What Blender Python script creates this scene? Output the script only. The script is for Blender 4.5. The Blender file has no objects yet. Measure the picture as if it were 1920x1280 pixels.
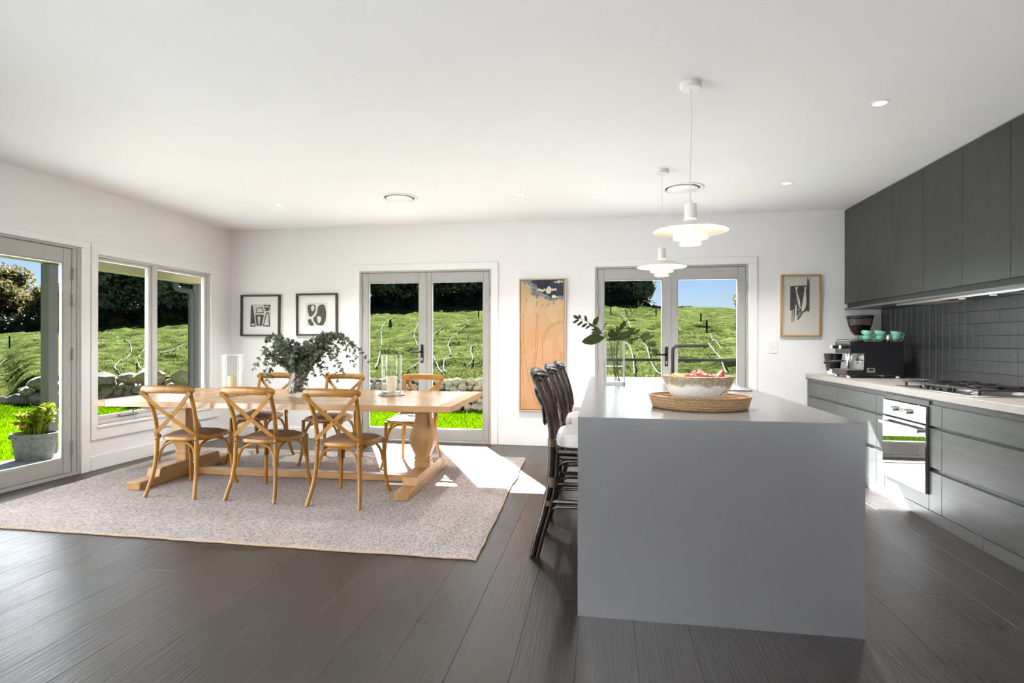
import bpy, bmesh, math, random
import numpy as np
from mathutils import Vector, Matrix, Quaternion, noise as mnoise

R = math.radians
PI = math.pi
random.seed(7)
rng = np.random.default_rng(7)
C = bpy.context.scene.collection
SC = bpy.context.scene

# ------------------------------------------------------------------ camera
YAW, FPX, CAMZ = R(9.2568), 1029.82, 1.24
XL = -4.817                                   # left wall
cam = bpy.data.cameras.new('camera')
cam.lens = 36.0 * FPX / 1920.0
cam.sensor_width = 36.0
cam.shift_y = 1.26 / 1920.0
cam.clip_start, cam.clip_end = 0.05, 600
camo = bpy.data.objects.new('camera', cam)
C.objects.link(camo)
camo.matrix_world = (Matrix.Translation((0, 0, CAMZ)) @ Matrix.Rotation(YAW, 4, 'Z')
                     @ Matrix.Rotation(R(90), 4, 'X') @ Matrix.Rotation(R(0.111), 4, 'Z'))
SC.camera = camo

# ------------------------------------------------------------------ world, sun, lights, exposure
SUN_DIR = Vector((0.455, -0.89, 0)).normalized()          # horizontal travel of the light
SUN_EL = R(39.5)
W = bpy.data.worlds.new('sky')
SC.world = W
W.use_nodes = True
wn, wl = W.node_tree.nodes, W.node_tree.links
wn.clear()
wo = wn.new('ShaderNodeOutputWorld')
bg = wn.new('ShaderNodeBackground')
sky = wn.new('ShaderNodeTexSky')
sky.sky_type = 'NISHITA'
sky.sun_disc = False
sky.sun_elevation = SUN_EL
sky.sun_rotation = -R(27)
sky.air_density = 1.0
sky.dust_density = 0.1
sky.ozone_density = 3.5
bg.inputs['Strength'].default_value = 0.074
tint = wn.new('ShaderNodeMix')
tint.data_type, tint.blend_type = 'RGBA', 'MULTIPLY'
tint.inputs[0].default_value = 1.0
tint.inputs[7].default_value = (0.90, 0.92, 1.10, 1)
wl.new(sky.outputs[0], tint.inputs[6])
wl.new(tint.outputs[2], bg.inputs['Color'])
wl.new(bg.outputs[0], wo.inputs['Surface'])


def lamp(name, kind, loc, energy, color=(1, 1, 1), rot=None, **kw):
    d = bpy.data.lights.new(name, kind)
    d.energy = energy
    d.color = color
    for k, v in kw.items():
        setattr(d, k, v)
    o = bpy.data.objects.new(name, d)
    C.objects.link(o)
    o.location = loc
    if rot:
        o.rotation_euler = rot
    return o


sun = lamp('sun', 'SUN', (-20, 40, 40), 45.0, (0.975, 0.985, 1.0), angle=R(0.6))
d = Vector((SUN_DIR.x * math.cos(SUN_EL), SUN_DIR.y * math.cos(SUN_EL), -math.sin(SUN_EL)))
sun.rotation_euler = d.to_track_quat('-Z', 'Y').to_euler()
# added unseen fill lamps: behind the camera, up at the ceiling, from the left
lamp('fill_behind', 'AREA', (-0.8, -4.3, 1.35), 8, (0.95, 0.98, 1.0), (R(90), 0, 0), shape='RECTANGLE', size=6.0, size_y=2.2)
up_fill = lamp('ceiling_fill', 'AREA', (-0.6, -1.8, 1.0), 260, (0.93, 0.965, 1.0), shape='RECTANGLE', size=3.0, size_y=1.2, spread=R(125))
lamp('fill_left', 'AREA', (XL + 0.03, 1.9, 0.86), 110, (0.92, 0.96, 1.0), (R(78), 0, R(-70)), shape='RECTANGLE', size=3.1, size_y=1.55, spread=R(118))
# added area lamps at each glazed opening, strengthening its daylight and floor glare
for nm, loc, e, rz, sx, sy in (('daylight_boost_middle', (-2.16, 6.72, 1.08), 14, 180, 1.45, 1.75), ('daylight_boost_right', (0.78, 6.72, 1.08), 21, 180, 1.45, 1.75),
                               ('daylight_boost_left', (-5.0, 3.88, 1.06), 20, -90, 0.85, 1.75), ('daylight_boost_window', (-5.0, 5.37, 1.26), 12, -90, 1.4, 1.5)):
    lamp(nm, 'AREA', loc, e, (0.93, 0.97, 1.0), (R(90), 0, R(rz)), shape='RECTANGLE', size=sx, size_y=sy)
up_fill.rotation_euler = Vector((0.0, 0.12, 1.0)).to_track_quat('-Z', 'Y').to_euler()
SC.view_settings.view_transform = 'Standard'
SC.view_settings.look = 'None'
SC.view_settings.exposure = 0.45
SC.view_settings.gamma = 1.0
SC.view_settings.use_curve_mapping = False

# ------------------------------------------------------------------ materials
MATS = {}


class NT:
    def __init__(self, name):
        self.m = bpy.data.materials.new(name)
        self.m.use_nodes = True
        self.t = self.m.node_tree
        self.t.nodes.clear()
        self.out = self.n('ShaderNodeOutputMaterial')

    def n(self, typ, **kw):
        nd = self.t.nodes.new(typ)
        for k, v in kw.items():
            if k in nd.inputs.keys() if hasattr(nd.inputs, 'keys') else False:
                self.i(nd, k, v)
            else:
                setattr(nd, k, v)
        return nd

    def i(self, nd, k, v):
        s = nd.inputs[k]
        if isinstance(v, bpy.types.NodeSocket):
            self.t.links.new(v, s)
        else:
            if isinstance(v, tuple) and len(v) == 3 and s.type == 'RGBA':
                v = (*v, 1)
            s.default_value = v

    def coord(self, which='Object', scale=(1, 1, 1), jitter=False, rot=(0, 0, 0)):
        tc = self.n('ShaderNodeTexCoord')
        mp = self.n('ShaderNodeMapping')
        src = tc.outputs[which]
        if jitter:
            oi = self.n('ShaderNodeObjectInfo')
            mu = self.n('ShaderNodeMath', operation='MULTIPLY')
            self.i(mu, 0, oi.outputs['Random'])
            mu.inputs[1].default_value = 37.0
            ad = self.n('ShaderNodeVectorMath', operation='ADD')
            self.t.links.new(src, ad.inputs[0])
            cb = self.n('ShaderNodeCombineXYZ')
            for k in range(3):
                self.t.links.new(mu.outputs[0], cb.inputs[k])
            self.t.links.new(cb.outputs[0], ad.inputs[1])
            src = ad.outputs[0]
        self.t.links.new(src, mp.inputs['Vector'])
        mp.inputs['Scale'].default_value = scale
        mp.inputs['Rotation'].default_value = rot
        return mp.outputs[0]

    def noise(self, vec, scale=5, detail=4, rough=0.55, dist=0.0):
        nd = self.n('ShaderNodeTexNoise')
        self.t.links.new(vec, nd.inputs['Vector'])
        nd.inputs['Scale'].default_value = scale
        nd.inputs['Detail'].default_value = detail
        nd.inputs['Roughness'].default_value = rough
        nd.inputs['Distortion'].default_value = dist
        return nd.outputs[0]

    def ramp(self, fac, stops):
        nd = self.n('ShaderNodeValToRGB')
        el = nd.color_ramp.elements
        while len(el) < len(stops):
            el.new(0.5)
        for e, (p, c) in zip(el, stops):
            e.position = p
            e.color = (*c, 1) if len(c) == 3 else c
        self.t.links.new(fac, nd.inputs[0])
        return nd.outputs[0]

    def mix(self, fac, a, b, mode='MIX'):
        nd = self.n('ShaderNodeMix', data_type='RGBA', blend_type=mode)
        for s, v in ((nd.inputs[0], fac), (nd.inputs[6], a), (nd.inputs[7], b)):
            if isinstance(v, bpy.types.NodeSocket):
                self.t.links.new(v, s)
            else:
                s.default_value = (*v, 1) if isinstance(v, tuple) and len(v) == 3 else v
        return nd.outputs[2]

    def math(self, op, a, b=0.0):
        nd = self.n('ShaderNodeMath', operation=op)
        for k, v in ((0, a), (1, b)):
            if isinstance(v, bpy.types.NodeSocket):
                self.t.links.new(v, nd.inputs[k])
            else:
                nd.inputs[k].default_value = v
        return nd.outputs[0]

    def bump(self, h, strength=0.3, dist=0.01):
        nd = self.n('ShaderNodeBump')
        nd.inputs['Strength'].default_value = strength
        nd.inputs['Distance'].default_value = dist
        self.t.links.new(h, nd.inputs['Height'])
        return nd.outputs[0]

    def pbr(self, color, rough=0.5, metal=0.0, bump=None, spec=None, **kw):
        b = self.n('ShaderNodeBsdfPrincipled')
        self.i(b, 'Base Color', color)
        self.i(b, 'Roughness', rough)
        self.i(b, 'Metallic', metal)
        if bump is not None:
            self.i(b, 'Normal', bump)
        if spec is not None:
            self.i(b, 'Specular IOR Level', spec)
        for k, v in kw.items():
            self.i(b, k.replace('_', ' '), v)
        self.t.links.new(b.outputs[0], self.out.inputs[0])
        return b


def mat(name, color, rough=0.5, metal=0.0, var=0.06, scale=30, bump=0.0, **kw):
    """plain surface with a little procedural variation"""
    t = NT(name)
    v = t.coord()
    nz = t.noise(v, scale, 3)
    lo = tuple(max(0, c * (1 - var)) for c in color)
    hi = tuple(min(1, c * (1 + var)) for c in color)
    col = t.ramp(nz, [(0.3, lo), (0.7, hi)])
    bp = t.bump(nz, bump, 0.004) if bump else None
    t.pbr(col, rough, metal, bp, **kw)
    MATS[name] = t.m
    return t.m


def wood(name, lo, hi, axis='X', rough=0.45, fine=60, bump=0.15, jitter=True, tint=0.12, **kw):
    t = NT(name)
    sc = {'X': (0.6, 6, 6), 'Y': (6, 0.6, 6), 'Z': (6, 6, 0.6)}[axis]
    v = t.coord('Object', sc, jitter)
    big = t.noise(v, 2.2, 5, 0.6, 0.8)
    sm = t.noise(v, fine / 3, 3, 0.5)
    f = t.math('ADD', t.math('MULTIPLY', big, 0.65), t.math('MULTIPLY', sm, 0.35))
    col = t.ramp(f, [(0.32, lo), (0.66, hi)])
    if tint:
        oi = t.n('ShaderNodeObjectInfo')
        k = t.math('ADD', t.math('MULTIPLY', oi.outputs['Random'], tint * 2), 1 - tint)
        hsv = t.n('ShaderNodeHueSaturation')
        t.i(hsv, 'Value', k)
        t.i(hsv, 'Color', col)
        col = hsv.outputs[0]
    t.pbr(col, rough, 0, t.bump(f, bump, 0.003), **kw)
    MATS[name] = t.m
    return t.m


def thin_glass(name, tint=(0.97, 0.98, 0.98), gloss=0.08, rough=0.0, facing=0.75):
    t = NT(name)
    lw = t.n('ShaderNodeLayerWeight')
    lw.inputs['Blend'].default_value = 0.12
    if gloss > 0:
        fac = t.math('ADD', t.math('MULTIPLY', lw.outputs['Fresnel'], facing), gloss * 0.3)
    else:                                     # coated pane: reflects only at grazing angles
        lw.inputs['Blend'].default_value = 0.5
        fac = t.math('MULTIPLY', t.math('MAXIMUM', t.math('SUBTRACT', lw.outputs['Facing'], 0.42), 0.0), facing)
    tr = t.n('ShaderNodeBsdfTransparent')
    t.i(tr, 'Color', tint)
    gl = t.n('ShaderNodeBsdfGlossy')
    gl.inputs['Roughness'].default_value = rough
    mx = t.n('ShaderNodeMixShader')
    t.t.links.new(fac, mx.inputs[0])
    t.t.links.new(tr.outputs[0], mx.inputs[1])
    t.t.links.new(gl.outputs[0], mx.inputs[2])
    t.t.links.new(mx.outputs[0], t.out.inputs[0])
    MATS[name] = t.m
    return t.m


def glow(name, color, strength, base=(0.9, 0.88, 0.84)):
    t = NT(name)
    b = t.pbr(base, 0.5)
    t.i(b, 'Emission Color', color)
    t.i(b, 'Emission Strength', strength)
    MATS[name] = t.m
    return t.m


def leafmat(name, lo, hi, trans=0.35, rough=0.5, scale=3.0, spec=0.05):
    t = NT(name)
    v = t.coord('Object')
    nz = t.noise(v, scale, 3)
    geo = t.n('ShaderNodeNewGeometry')
    f = t.math('ADD', t.math('MULTIPLY', nz, 0.6), t.math('MULTIPLY', geo.outputs['Random Per Island'], 0.4))
    col = t.ramp(f, [(0.25, lo), (0.75, hi)])
    p = t.n('ShaderNodeBsdfPrincipled')
    t.i(p, 'Base Color', col)
    t.i(p, 'Roughness', rough)
    t.i(p, 'Specular IOR Level', spec)
    tl = t.n('ShaderNodeBsdfTranslucent')
    t.i(tl, 'Color', col)
    mx = t.n('ShaderNodeMixShader')
    mx.inputs[0].default_value = trans
    t.t.links.new(p.outputs[0], mx.inputs[1])
    t.t.links.new(tl.outputs[0], mx.inputs[2])
    t.t.links.new(mx.outputs[0], t.out.inputs[0])
    MATS[name] = t.m
    return t.m


WALL = mat('wall_paint', (0.86, 0.855, 0.855), 0.65, var=0.012, scale=3, bump=0.02)
CEIL = mat('ceiling_paint', (0.89, 0.89, 0.89), 0.75, var=0.008, scale=3)
TRIM = mat('trim_white', (0.87, 0.865, 0.86), 0.4, var=0.01, scale=6)
ALU = mat('door_grey_frame', (0.43, 0.418, 0.40), 0.42, var=0.03, scale=9)
ALU2 = mat('window_aluminium', (0.60, 0.59, 0.575), 0.35, var=0.03, scale=9)
GREYD = mat('hinge_grey', (0.36, 0.34, 0.31), 0.4, 0.3)
PANE = thin_glass('window_glass', (0.98, 0.985, 0.98), 0.0, 0.0, 0.9)
BRONZE = mat('dark_bronze', (0.020, 0.017, 0.015), 0.5, 0.0, var=0.1, spec=0.25)
LEVERM = mat('lever_black', (0.006, 0.005, 0.005), 0.75, spec=0.03)
BLACK = mat('black_gloss', (0.012, 0.012, 0.014), 0.22)
BLACKM = mat('black_matte', (0.02, 0.02, 0.02), 0.55)
STEEL = mat('brushed_steel', (0.62, 0.61, 0.60), 0.28, 1.0, var=0.05, scale=60)
CHROME = mat('polished_chrome', (0.8, 0.8, 0.8), 0.08, 1.0, var=0.01)
WHITEP = mat('white_plastic', (0.82, 0.81, 0.79), 0.35, var=0.01)
LAMPW = mat('lamp_white_enamel', (0.80, 0.78, 0.74), 0.4, var=0.01)


def floor_mat():
    t = NT('dark_oak_plank')
    v = t.coord('Object', (1, 1, 1), True)
    vs = t.coord('Object', (22, 0.9, 22), True)
    vb = t.coord('Object', (5, 0.5, 5), True)
    grain = t.noise(vs, 4.0, 4, 0.65, 0.3)
    big = t.noise(vb, 1.6, 4, 0.6, 0.6)
    patch = t.noise(v, 2.2, 3, 0.6)
    f = t.math('ADD', t.math('MULTIPLY', grain, 0.45), t.math('MULTIPLY', big, 0.55))
    col = t.ramp(f, [(0.30, (0.007, 0.0042, 0.0032)), (0.55, (0.017, 0.0108, 0.0083)), (0.75, (0.042, 0.030, 0.0235))])
    oi = t.n('ShaderNodeObjectInfo')
    hsv = t.n('ShaderNodeHueSaturation')
    t.i(hsv, 'Value', t.math('ADD', t.math('MULTIPLY', oi.outputs['Random'], 0.25), 0.80))
    t.i(hsv, 'Color', col)
    rough = t.math('ADD', t.math('MULTIPLY', patch, 0.22), t.math('ADD', t.math('MULTIPLY', grain, 0.22), 0.12))
    h = t.math('ADD', t.math('MULTIPLY', grain, 1.0), t.math('MULTIPLY', big, 0.5))
    t.pbr(hsv.outputs[0], rough, 0, t.bump(h, 0.55, 0.0035), spec=0.5, IOR=1.75)
    MATS['floor'] = t.m
    return t.m


FLOOR = floor_mat()
HONEY = wood('honey_bentwood', (0.205, 0.082, 0.006), (0.39, 0.180, 0.019), 'Z', 0.38)
TABLEW = wood('table_oak', (0.31, 0.155, 0.050), (0.47, 0.275, 0.115), 'X', 0.27, 90, 0.12, True, 0.07, IOR=1.8)
TABLEZ = wood('table_oak_upright', (0.31, 0.155, 0.050), (0.47, 0.275, 0.115), 'Z', 0.45, 90, 0.2)
TABLEY = wood('table_oak_foot', (0.31, 0.155, 0.050), (0.47, 0.275, 0.115), 'Y', 0.45, 90, 0.2)
CABZ = wood('charcoal_veneer_shaded', (0.018, 0.0187, 0.0184), (0.033, 0.034, 0.033), 'Z', 0.34, 60, 0.10, True, 0.05)  # shaded copy of one veneer; dimmer light is worked into this colour
CABY = wood('charcoal_veneer_lit', (0.064, 0.066, 0.065), (0.108, 0.110, 0.108), 'Y', 0.33, 60, 0.10, True, 0.05)  # lit copy of the same veneer; window glare is worked into this colour
CABD = mat('charcoal_carcass', (0.028, 0.028, 0.028), 0.5)
STONE_TOP = mat('island_stone', (0.110, 0.1075, 0.112), 0.22, var=0.03, scale=5, IOR=2.6)
BENCH_TOP = mat('bench_stone', (0.43, 0.395, 0.36), 0.30, var=0.05, scale=14)
BENCH_EDGE = BENCH_TOP
RATTAN_D = wood('dark_rattan', (0.012, 0.0065, 0.004), (0.034, 0.018, 0.011), 'Z', 0.27, 80, 0.1, False, 0)
BINDING = mat('cane_binding', (0.10, 0.055, 0.03), 0.45, var=0.35, scale=120, bump=0.3)
CUSHION = mat('white_linen', (0.80, 0.76, 0.72), 0.85, var=0.03, scale=200, bump=0.15)
PADBROWN = mat('woven_seat_pad', (0.20, 0.115, 0.075), 0.6, var=0.3, scale=260, bump=0.4)
MINT = mat('mint_glaze', (0.22, 0.56, 0.40), 0.22, var=0.05)
CERAM = mat('white_ceramic', (0.78, 0.77, 0.74), 0.25, var=0.03)
PAPER = mat('print_paper', (0.88, 0.865, 0.85), 0.8, var=0.01)
PAPERG = mat('print_ground', (0.68, 0.665, 0.645), 0.8, var=0.05)
INK = mat('print_ink', (0.085, 0.078, 0.070), 0.7, var=0.25, scale=40)
FRAMEB = mat('black_frame_wood', (0.030, 0.024, 0.020), 0.4)
FRAMEO = wood('oak_frame', (0.38, 0.19, 0.07), (0.56, 0.32, 0.13), 'Z', 0.4, 60, 0.1)
FRAMEP = mat('pale_frame_wood', (0.62, 0.46, 0.33), 0.45, var=0.06)
WAX = mat('candle_wax', (0.80, 0.70, 0.46), 0.45, var=0.03, scale=8)
VASEG = thin_glass('vase_glass', (0.99, 0.992, 0.992), 0.06, 0.04, 0.5)
LANTG = thin_glass('lantern_glass', (0.985, 0.985, 0.98), 0.12, 0.04, 0.45)
HOPG = thin_glass('hopper_smoked', (0.62, 0.56, 0.53), 0.12, 0.04, 0.8)
WATER = thin_glass('water_surface', (0.90, 0.94, 0.93), 0.2, 0.0, 0.8)
BEANS = mat('coffee_beans', (0.035, 0.014, 0.009), 0.5, var=0.5, scale=220, bump=0.6)


# ------------------------------------------------------------------ mesh helpers
class MB:
    def __init__(self):
        self.v, self.f = [], []

    def add(self, vs, fs):
        o = len(self.v)
        self.v.extend([tuple(p) for p in vs])
        self.f.extend([tuple(i + o for i in f) for f in fs])
        return self

    def box(self, x0, x1, y0, y1, z0, z1, b=0.0):
        if x0 > x1: x0, x1 = x1, x0
        if y0 > y1: y0, y1 = y1, y0
        if z0 > z1: z0, z1 = z1, z0
        b = min(b, (x1 - x0) * 0.45, (y1 - y0) * 0.45, (z1 - z0) * 0.45)
        if b <= 0:
            vs = [(x, y, z) for x in (x0, x1) for y in (y0, y1) for z in (z0, z1)]
            return self.add(vs, [(0, 1, 3, 2), (4, 6, 7, 5), (0, 4, 5, 1), (2, 3, 7, 6), (0, 2, 6, 4), (1, 5, 7, 3)])
        bm = bmesh.new()
        bmesh.ops.create_cube(bm, size=1)
        for v in bm.verts:
            v.co = Vector(((x0 + x1) / 2 + v.co.x * (x1 - x0), (y0 + y1) / 2 + v.co.y * (y1 - y0), (z0 + z1) / 2 + v.co.z * (z1 - z0)))
        bmesh.ops.bevel(bm, geom=bm.edges[:], offset=b, segments=1, affect='EDGES', profile=0.5)
        bm.verts.index_update()
        self.add([v.co[:] for v in bm.verts], [[v.index for v in f.verts] for f in bm.faces])
        bm.free()
        return self

    def tube(self, pts, r=0.01, n=8, closed=False, caps=True, sx=1.0, sy=1.0, up=None):
        P = [Vector(p) for p in pts]
        m = len(P)
        rs = r if hasattr(r, '__len__') else [r] * m
        T = []
        for i in range(m):
            a = P[(i - 1) % m] if (i > 0 or closed) else P[i]
            b = P[(i + 1) % m] if (i < m - 1 or closed) else P[i]
            t = b - a
            T.append(t.normalized() if t.length > 1e-9 else Vector((0, 0, 1)))
        ref = Vector(up) if up else (Vector((0, 0, 1)) if abs(T[0].z) < 0.9 else Vector((0, 1, 0)))
        N = (ref - T[0] * ref.dot(T[0])).normalized()
        vs = []
        for i in range(m):
            if up:
                N = (Vector(up) - T[i] * Vector(up).dot(T[i]))
                N = N.normalized() if N.length > 1e-6 else Vector((1, 0, 0))
            elif i > 0:
                q = T[i - 1].rotation_difference(T[i])
                N = q @ N
                N = (N - T[i] * N.dot(T[i])).normalized()
            B = T[i].cross(N)
            for k in range(n):
                a = 2 * PI * k / n
                vs.append(P[i] + N * (math.cos(a) * rs[i] * sx) + B * (math.sin(a) * rs[i] * sy))
        fs = []
        for i in range(m if closed else m - 1):
            j = (i + 1) % m
            for k in range(n):
                l = (k + 1) % n
                fs.append((i * n + k, i * n + l, j * n + l, j * n + k))
        if caps and not closed:
            fs.append(tuple(range(n - 1, -1, -1)))
            fs.append(tuple((m - 1) * n + k for k in range(n)))
        return self.add(vs, fs)

    def flat(self, pts, w, t, up=(0, 1, 0)):
        """flat bent strap: rectangular section, width w across, thickness t along 'up'"""
        P = [Vector(p) for p in pts]
        m = len(P)
        vs = []
        for i in range(m):
            tt = (P[min(i + 1, m - 1)] - P[max(i - 1, 0)]).normalized()
            N = (Vector(up) - tt * Vector(up).dot(tt)).normalized()
            B = tt.cross(N)
            for a, b in ((1, 1), (-1, 1), (-1, -1), (1, -1)):
                vs.append(P[i] + B * (a * w / 2) + N * (b * t / 2))
        fs = [(i * 4 + k, i * 4 + (k + 1) % 4, (i + 1) * 4 + (k + 1) % 4, (i + 1) * 4 + k) for i in range(m - 1) for k in range(4)]
        fs += [(3, 2, 1, 0), tuple((m - 1) * 4 + k for k in range(4))]
        return self.add(vs, fs)

    def cyl(self, p0, p1, r, r2=None, n=16, caps=True):
        return self.tube([p0, p1], [r, r if r2 is None else r2], n, False, caps)

    def lathe(self, prof, c=(0, 0, 0), n=32, sx=1.0, sy=1.0, cap0=False, cap1=False):
        vs, fs = [], []
        for (r, z) in prof:
            for k in range(n):
                a = 2 * PI * k / n
                vs.append((c[0] + r * math.cos(a) * sx, c[1] + r * math.sin(a) * sy, c[2] + z))
        for i in range(len(prof) - 1):
            for k in range(n):
                l = (k + 1) % n
                fs.append((i * n + k, i * n + l, (i + 1) * n + l, (i + 1) * n + k))
        if cap0:
            fs.append(tuple(range(n - 1, -1, -1)))
        if cap1:
            fs.append(tuple((len(prof) - 1) * n + k for k in range(n)))
        return self.add(vs, fs)

    def sphere(self, c, r, n=16, m=10, s=(1, 1, 1)):
        prof = [(math.sin(PI * i / m), -math.cos(PI * i / m)) for i in range(m + 1)]
        vs, fs = [], []
        for (pr, pz) in prof[1:-1]:
            for k in range(n):
                a = 2 * PI * k / n
                vs.append((c[0] + r * pr * math.cos(a) * s[0], c[1] + r * pr * math.sin(a) * s[1], c[2] + r * pz * s[2]))
        b = len(vs)
        vs += [(c[0], c[1], c[2] - r * s[2]), (c[0], c[1], c[2] + r * s[2])]
        for i in range(m - 2):
            for k in range(n):
                l = (k + 1) % n
                fs.append((i * n + k, i * n + l, (i + 1) * n + l, (i + 1) * n + k))
        for k in range(n):
            l = (k + 1) % n
            fs.append((b, l, k))
            fs.append((b + 1, (m - 2) * n + k, (m - 2) * n + l))
        return self.add(vs, fs)

    def prism(self, poly, axis, a, b):
        """extrude a 2-D polygon from a to b along an axis ('X': poly is (y,z), 'Y': (x,z), 'Z': (x,y))"""
        def P(u, v, w):
            return {'X': (w, u, v), 'Y': (u, w, v), 'Z': (u, v, w)}[axis]
        n = len(poly)
        vs = [P(u, v, a) for u, v in poly] + [P(u, v, b) for u, v in poly]
        fs = [tuple(range(n))[::-1], tuple(range(n, 2 * n))]
        fs += [(k, (k + 1) % n, n + (k + 1) % n, n + k) for k in range(n)]
        return self.add(vs, fs)

    def mesh(self, name, m, smooth=True, angle=38):
        me = bpy.data.meshes.new(name)
        me.from_pydata([tuple(p) for p in self.v], [], self.f)
        bm = bmesh.new()
        bm.from_mesh(me)
        bmesh.ops.recalc_face_normals(bm, faces=bm.faces)
        bm.to_mesh(me)
        bm.free()
        if smooth:
            me.polygons.foreach_set('use_smooth', [True] * len(me.polygons))
            me.set_sharp_from_angle(angle=R(angle))
        me.materials.append(m)
        me.update()
        return me

    def build(self, name, m, parent=None, loc=None, rot=None, smooth=True, angle=38):
        return link(name, self.mesh(name, m, smooth, angle), parent, loc, rot)


def link(name, data, parent=None, loc=None, rot=None):
    o = bpy.data.objects.new(name, data)
    C.objects.link(o)
    if parent is not None:
        o.parent = parent
    if loc is not None:
        o.location = loc
    if rot is not None:
        o.rotation_euler = rot
    return o


def tag(o, label=None, cat=None, group=None, kind=None):
    if label: o['label'] = label
    if cat: o['category'] = cat
    if group: o['group'] = group
    if kind: o['kind'] = kind
    return o


def thing(name, label, cat, loc=(0, 0, 0), rz=0.0, group=None):
    return tag(link(name, None, None, loc, (0, 0, rz)), label, cat, group)


def struct(o):
    o['kind'] = 'structure'
    return o


def copy_tree(src, parent=None):
    c = src.copy()
    C.objects.link(c)
    c.parent = parent
    for ch in [k for k in src.children]:
        copy_tree(ch, c)
    return c


def spline(pts, k=6, closed=False):
    P = [Vector(p) for p in pts]
    n = len(P)
    out = []
    rng_ = range(n if closed else n - 1)
    for i in rng_:
        if closed:
            p0, p1, p2, p3 = P[(i - 1) % n], P[i], P[(i + 1) % n], P[(i + 2) % n]
        else:
            p1, p2 = P[i], P[i + 1]
            p0 = P[i - 1] if i > 0 else p1 * 2 - p2
            p3 = P[i + 2] if i + 2 < n else p2 * 2 - p1
        for j in range(k):
            t = j / k
            out.append(0.5 * ((2 * p1) + (p2 - p0) * t + (2 * p0 - 5 * p1 + 4 * p2 - p3) * t * t + (3 * p1 - p0 - 3 * p2 + p3) * t ** 3))
    if not closed:
        out.append(P[-1])
    return out


def lerp(a, b, t):
    return a + (b - a) * t


# ------------------------------------------------------------------ room dimensions
XL, XR, YB, YN, H = -4.817, 3.016, 6.542, -4.6, 2.70
WT = 0.24                                     # wall thickness
# openings: doors in the rear wall (x0,x1,ztop); openings in the left wall (y0,y1,z0,z1)
D2 = (-3.018, -1.317, 2.130)
D3 = (-0.078, 1.637, 2.128)
D1 = (2.62, 4.426, 2.120)
W1 = (4.591, 6.156, 0.430, 2.088)

# ------------------------------------------------------------------ floor planks
floor = struct(MB().box(XL - WT, XR + WT, YN - WT, YB + WT, -0.10, -0.016).build('floor', mat('subfloor', (0.02, 0.016, 0.013), 0.8)))
PW = 0.236
nx = int(math.ceil((XR - XL) / PW))
prnd = random.Random(3)
plank_cache = {}
for i in range(nx):
    x0 = XL + i * PW
    x1 = min(x0 + PW, XR)
    y = YN - prnd.uniform(0, 1.6)
    while y < YB:
        L = prnd.choice((1.8, 2.1, 2.4))
        a, b = max(y, YN), min(y + L, YB)
        y += L
        if b - a < 0.1:
            continue
        key = (round(x1 - x0, 4), round(b - a, 3))
        if key not in plank_cache:
            w, l = x1 - x0, b - a
            plank_cache[key] = MB().box(-w / 2 + .0003, w / 2 - .0003, -l / 2 + .0003, l / 2 - .0003, -0.0158, 0, 0.0009).mesh('plank', FLOOR, False)
        link('plank', plank_cache[key], floor, ((x0 + x1) / 2, (a + b) / 2, 0))

# ------------------------------------------------------------------ ceiling
ceiling = struct(MB().box(XL - WT, XR + WT, YN - WT, YB + WT, H, H + 0.12).build('ceiling', CEIL))


# ------------------------------------------------------------------ walls
def wall_with_holes(name, axis, t0, t1, u0, u1, holes, m):
    """axis 'X': wall plane normal X, runs along Y; holes = (u0,u1,z0,z1)"""
    mb = MB()
    us = sorted({u0, u1, *[h[0] for h in holes], *[h[1] for h in holes]})
    zs = sorted({0.0, H, *[h[2] for h in holes], *[h[3] for h in holes]})
    for a, b in zip(us, us[1:]):
        run = None
        for c, e in zip(zs, zs[1:]):
            inside = any(h[0] <= a and b <= h[1] and h[2] <= c and e <= h[3] for h in holes)
            if not inside:
                if run and abs(run[1] - c) < 1e-9:
                    run[1] = e
                else:
                    run = [c, e]
                    runs.append((a, b, run))
            else:
                run = None
        for a_, b_, r_ in runs:
            if axis == 'X':
                mb.box(t0, t1, a_, b_, r_[0], r_[1])
            else:
                mb.box(a_, b_, t0, t1, r_[0], r_[1])
        runs.clear()
    return struct(mb.build(name, m, smooth=False))


runs = []
wall_with_holes('wall_rear', 'Y', YB, YB + WT, XL - WT, XR + WT, [(D2[0], D2[1], 0.0, D2[2]), (D3[0], D3[1], 0.0, D3[2])], WALL)
wall_with_holes('wall_left', 'X', XL - 0.11, XL, YN, YB, [(D1[0], D1[1], 0.0, D1[2]), W1], WALL)
wall_with_holes('wall_right', 'X', XR, XR + WT, YN, YB, [], WALL)
wall_with_holes('wall_near', 'Y', YN - WT, YN, XL - WT, XR + WT, [], WALL)


# baseboards
def board(name, poly_box):
    return struct(MB().box(*poly_box, 0.004).build(name, TRIM))


board('baseboard_rear', (XL, D2[0] - 0.085, YB - 0.016, YB, 0.0, 0.14))
board('baseboard_rear', (D2[1] + 0.085, D3[0] - 0.065, YB - 0.016, YB, 0.0, 0.14))
board('baseboard_rear', (D3[1] + 0.09, 2.25, YB - 0.016, YB, 0.0, 0.14))
board('baseboard_left', (XL, XL + 0.016, D1[1] + 0.09, YB - 0.017, 0.0, 0.14))
board('baseboard_left', (XL, XL + 0.016, YN, D1[0] - 0.09, 0.0, 0.14))


# casings (trim)
def casing_rear(name, d, wl, wr, top):
    mb = MB()
    y0, y1 = YB - 0.018, YB
    mb.box(d[0] - wl, d[0] + 0.004, y0, y1, 0, d[2], 0.003)
    mb.box(d[1] - 0.004, d[1] + wr, y0, y1, 0, d[2], 0.003)
    mb.box(d[0] - wl, d[1] + wr, y0, y1, d[2] - 0.002, d[2] + top, 0.003)
    return struct(mb.build(name, TRIM))


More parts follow.
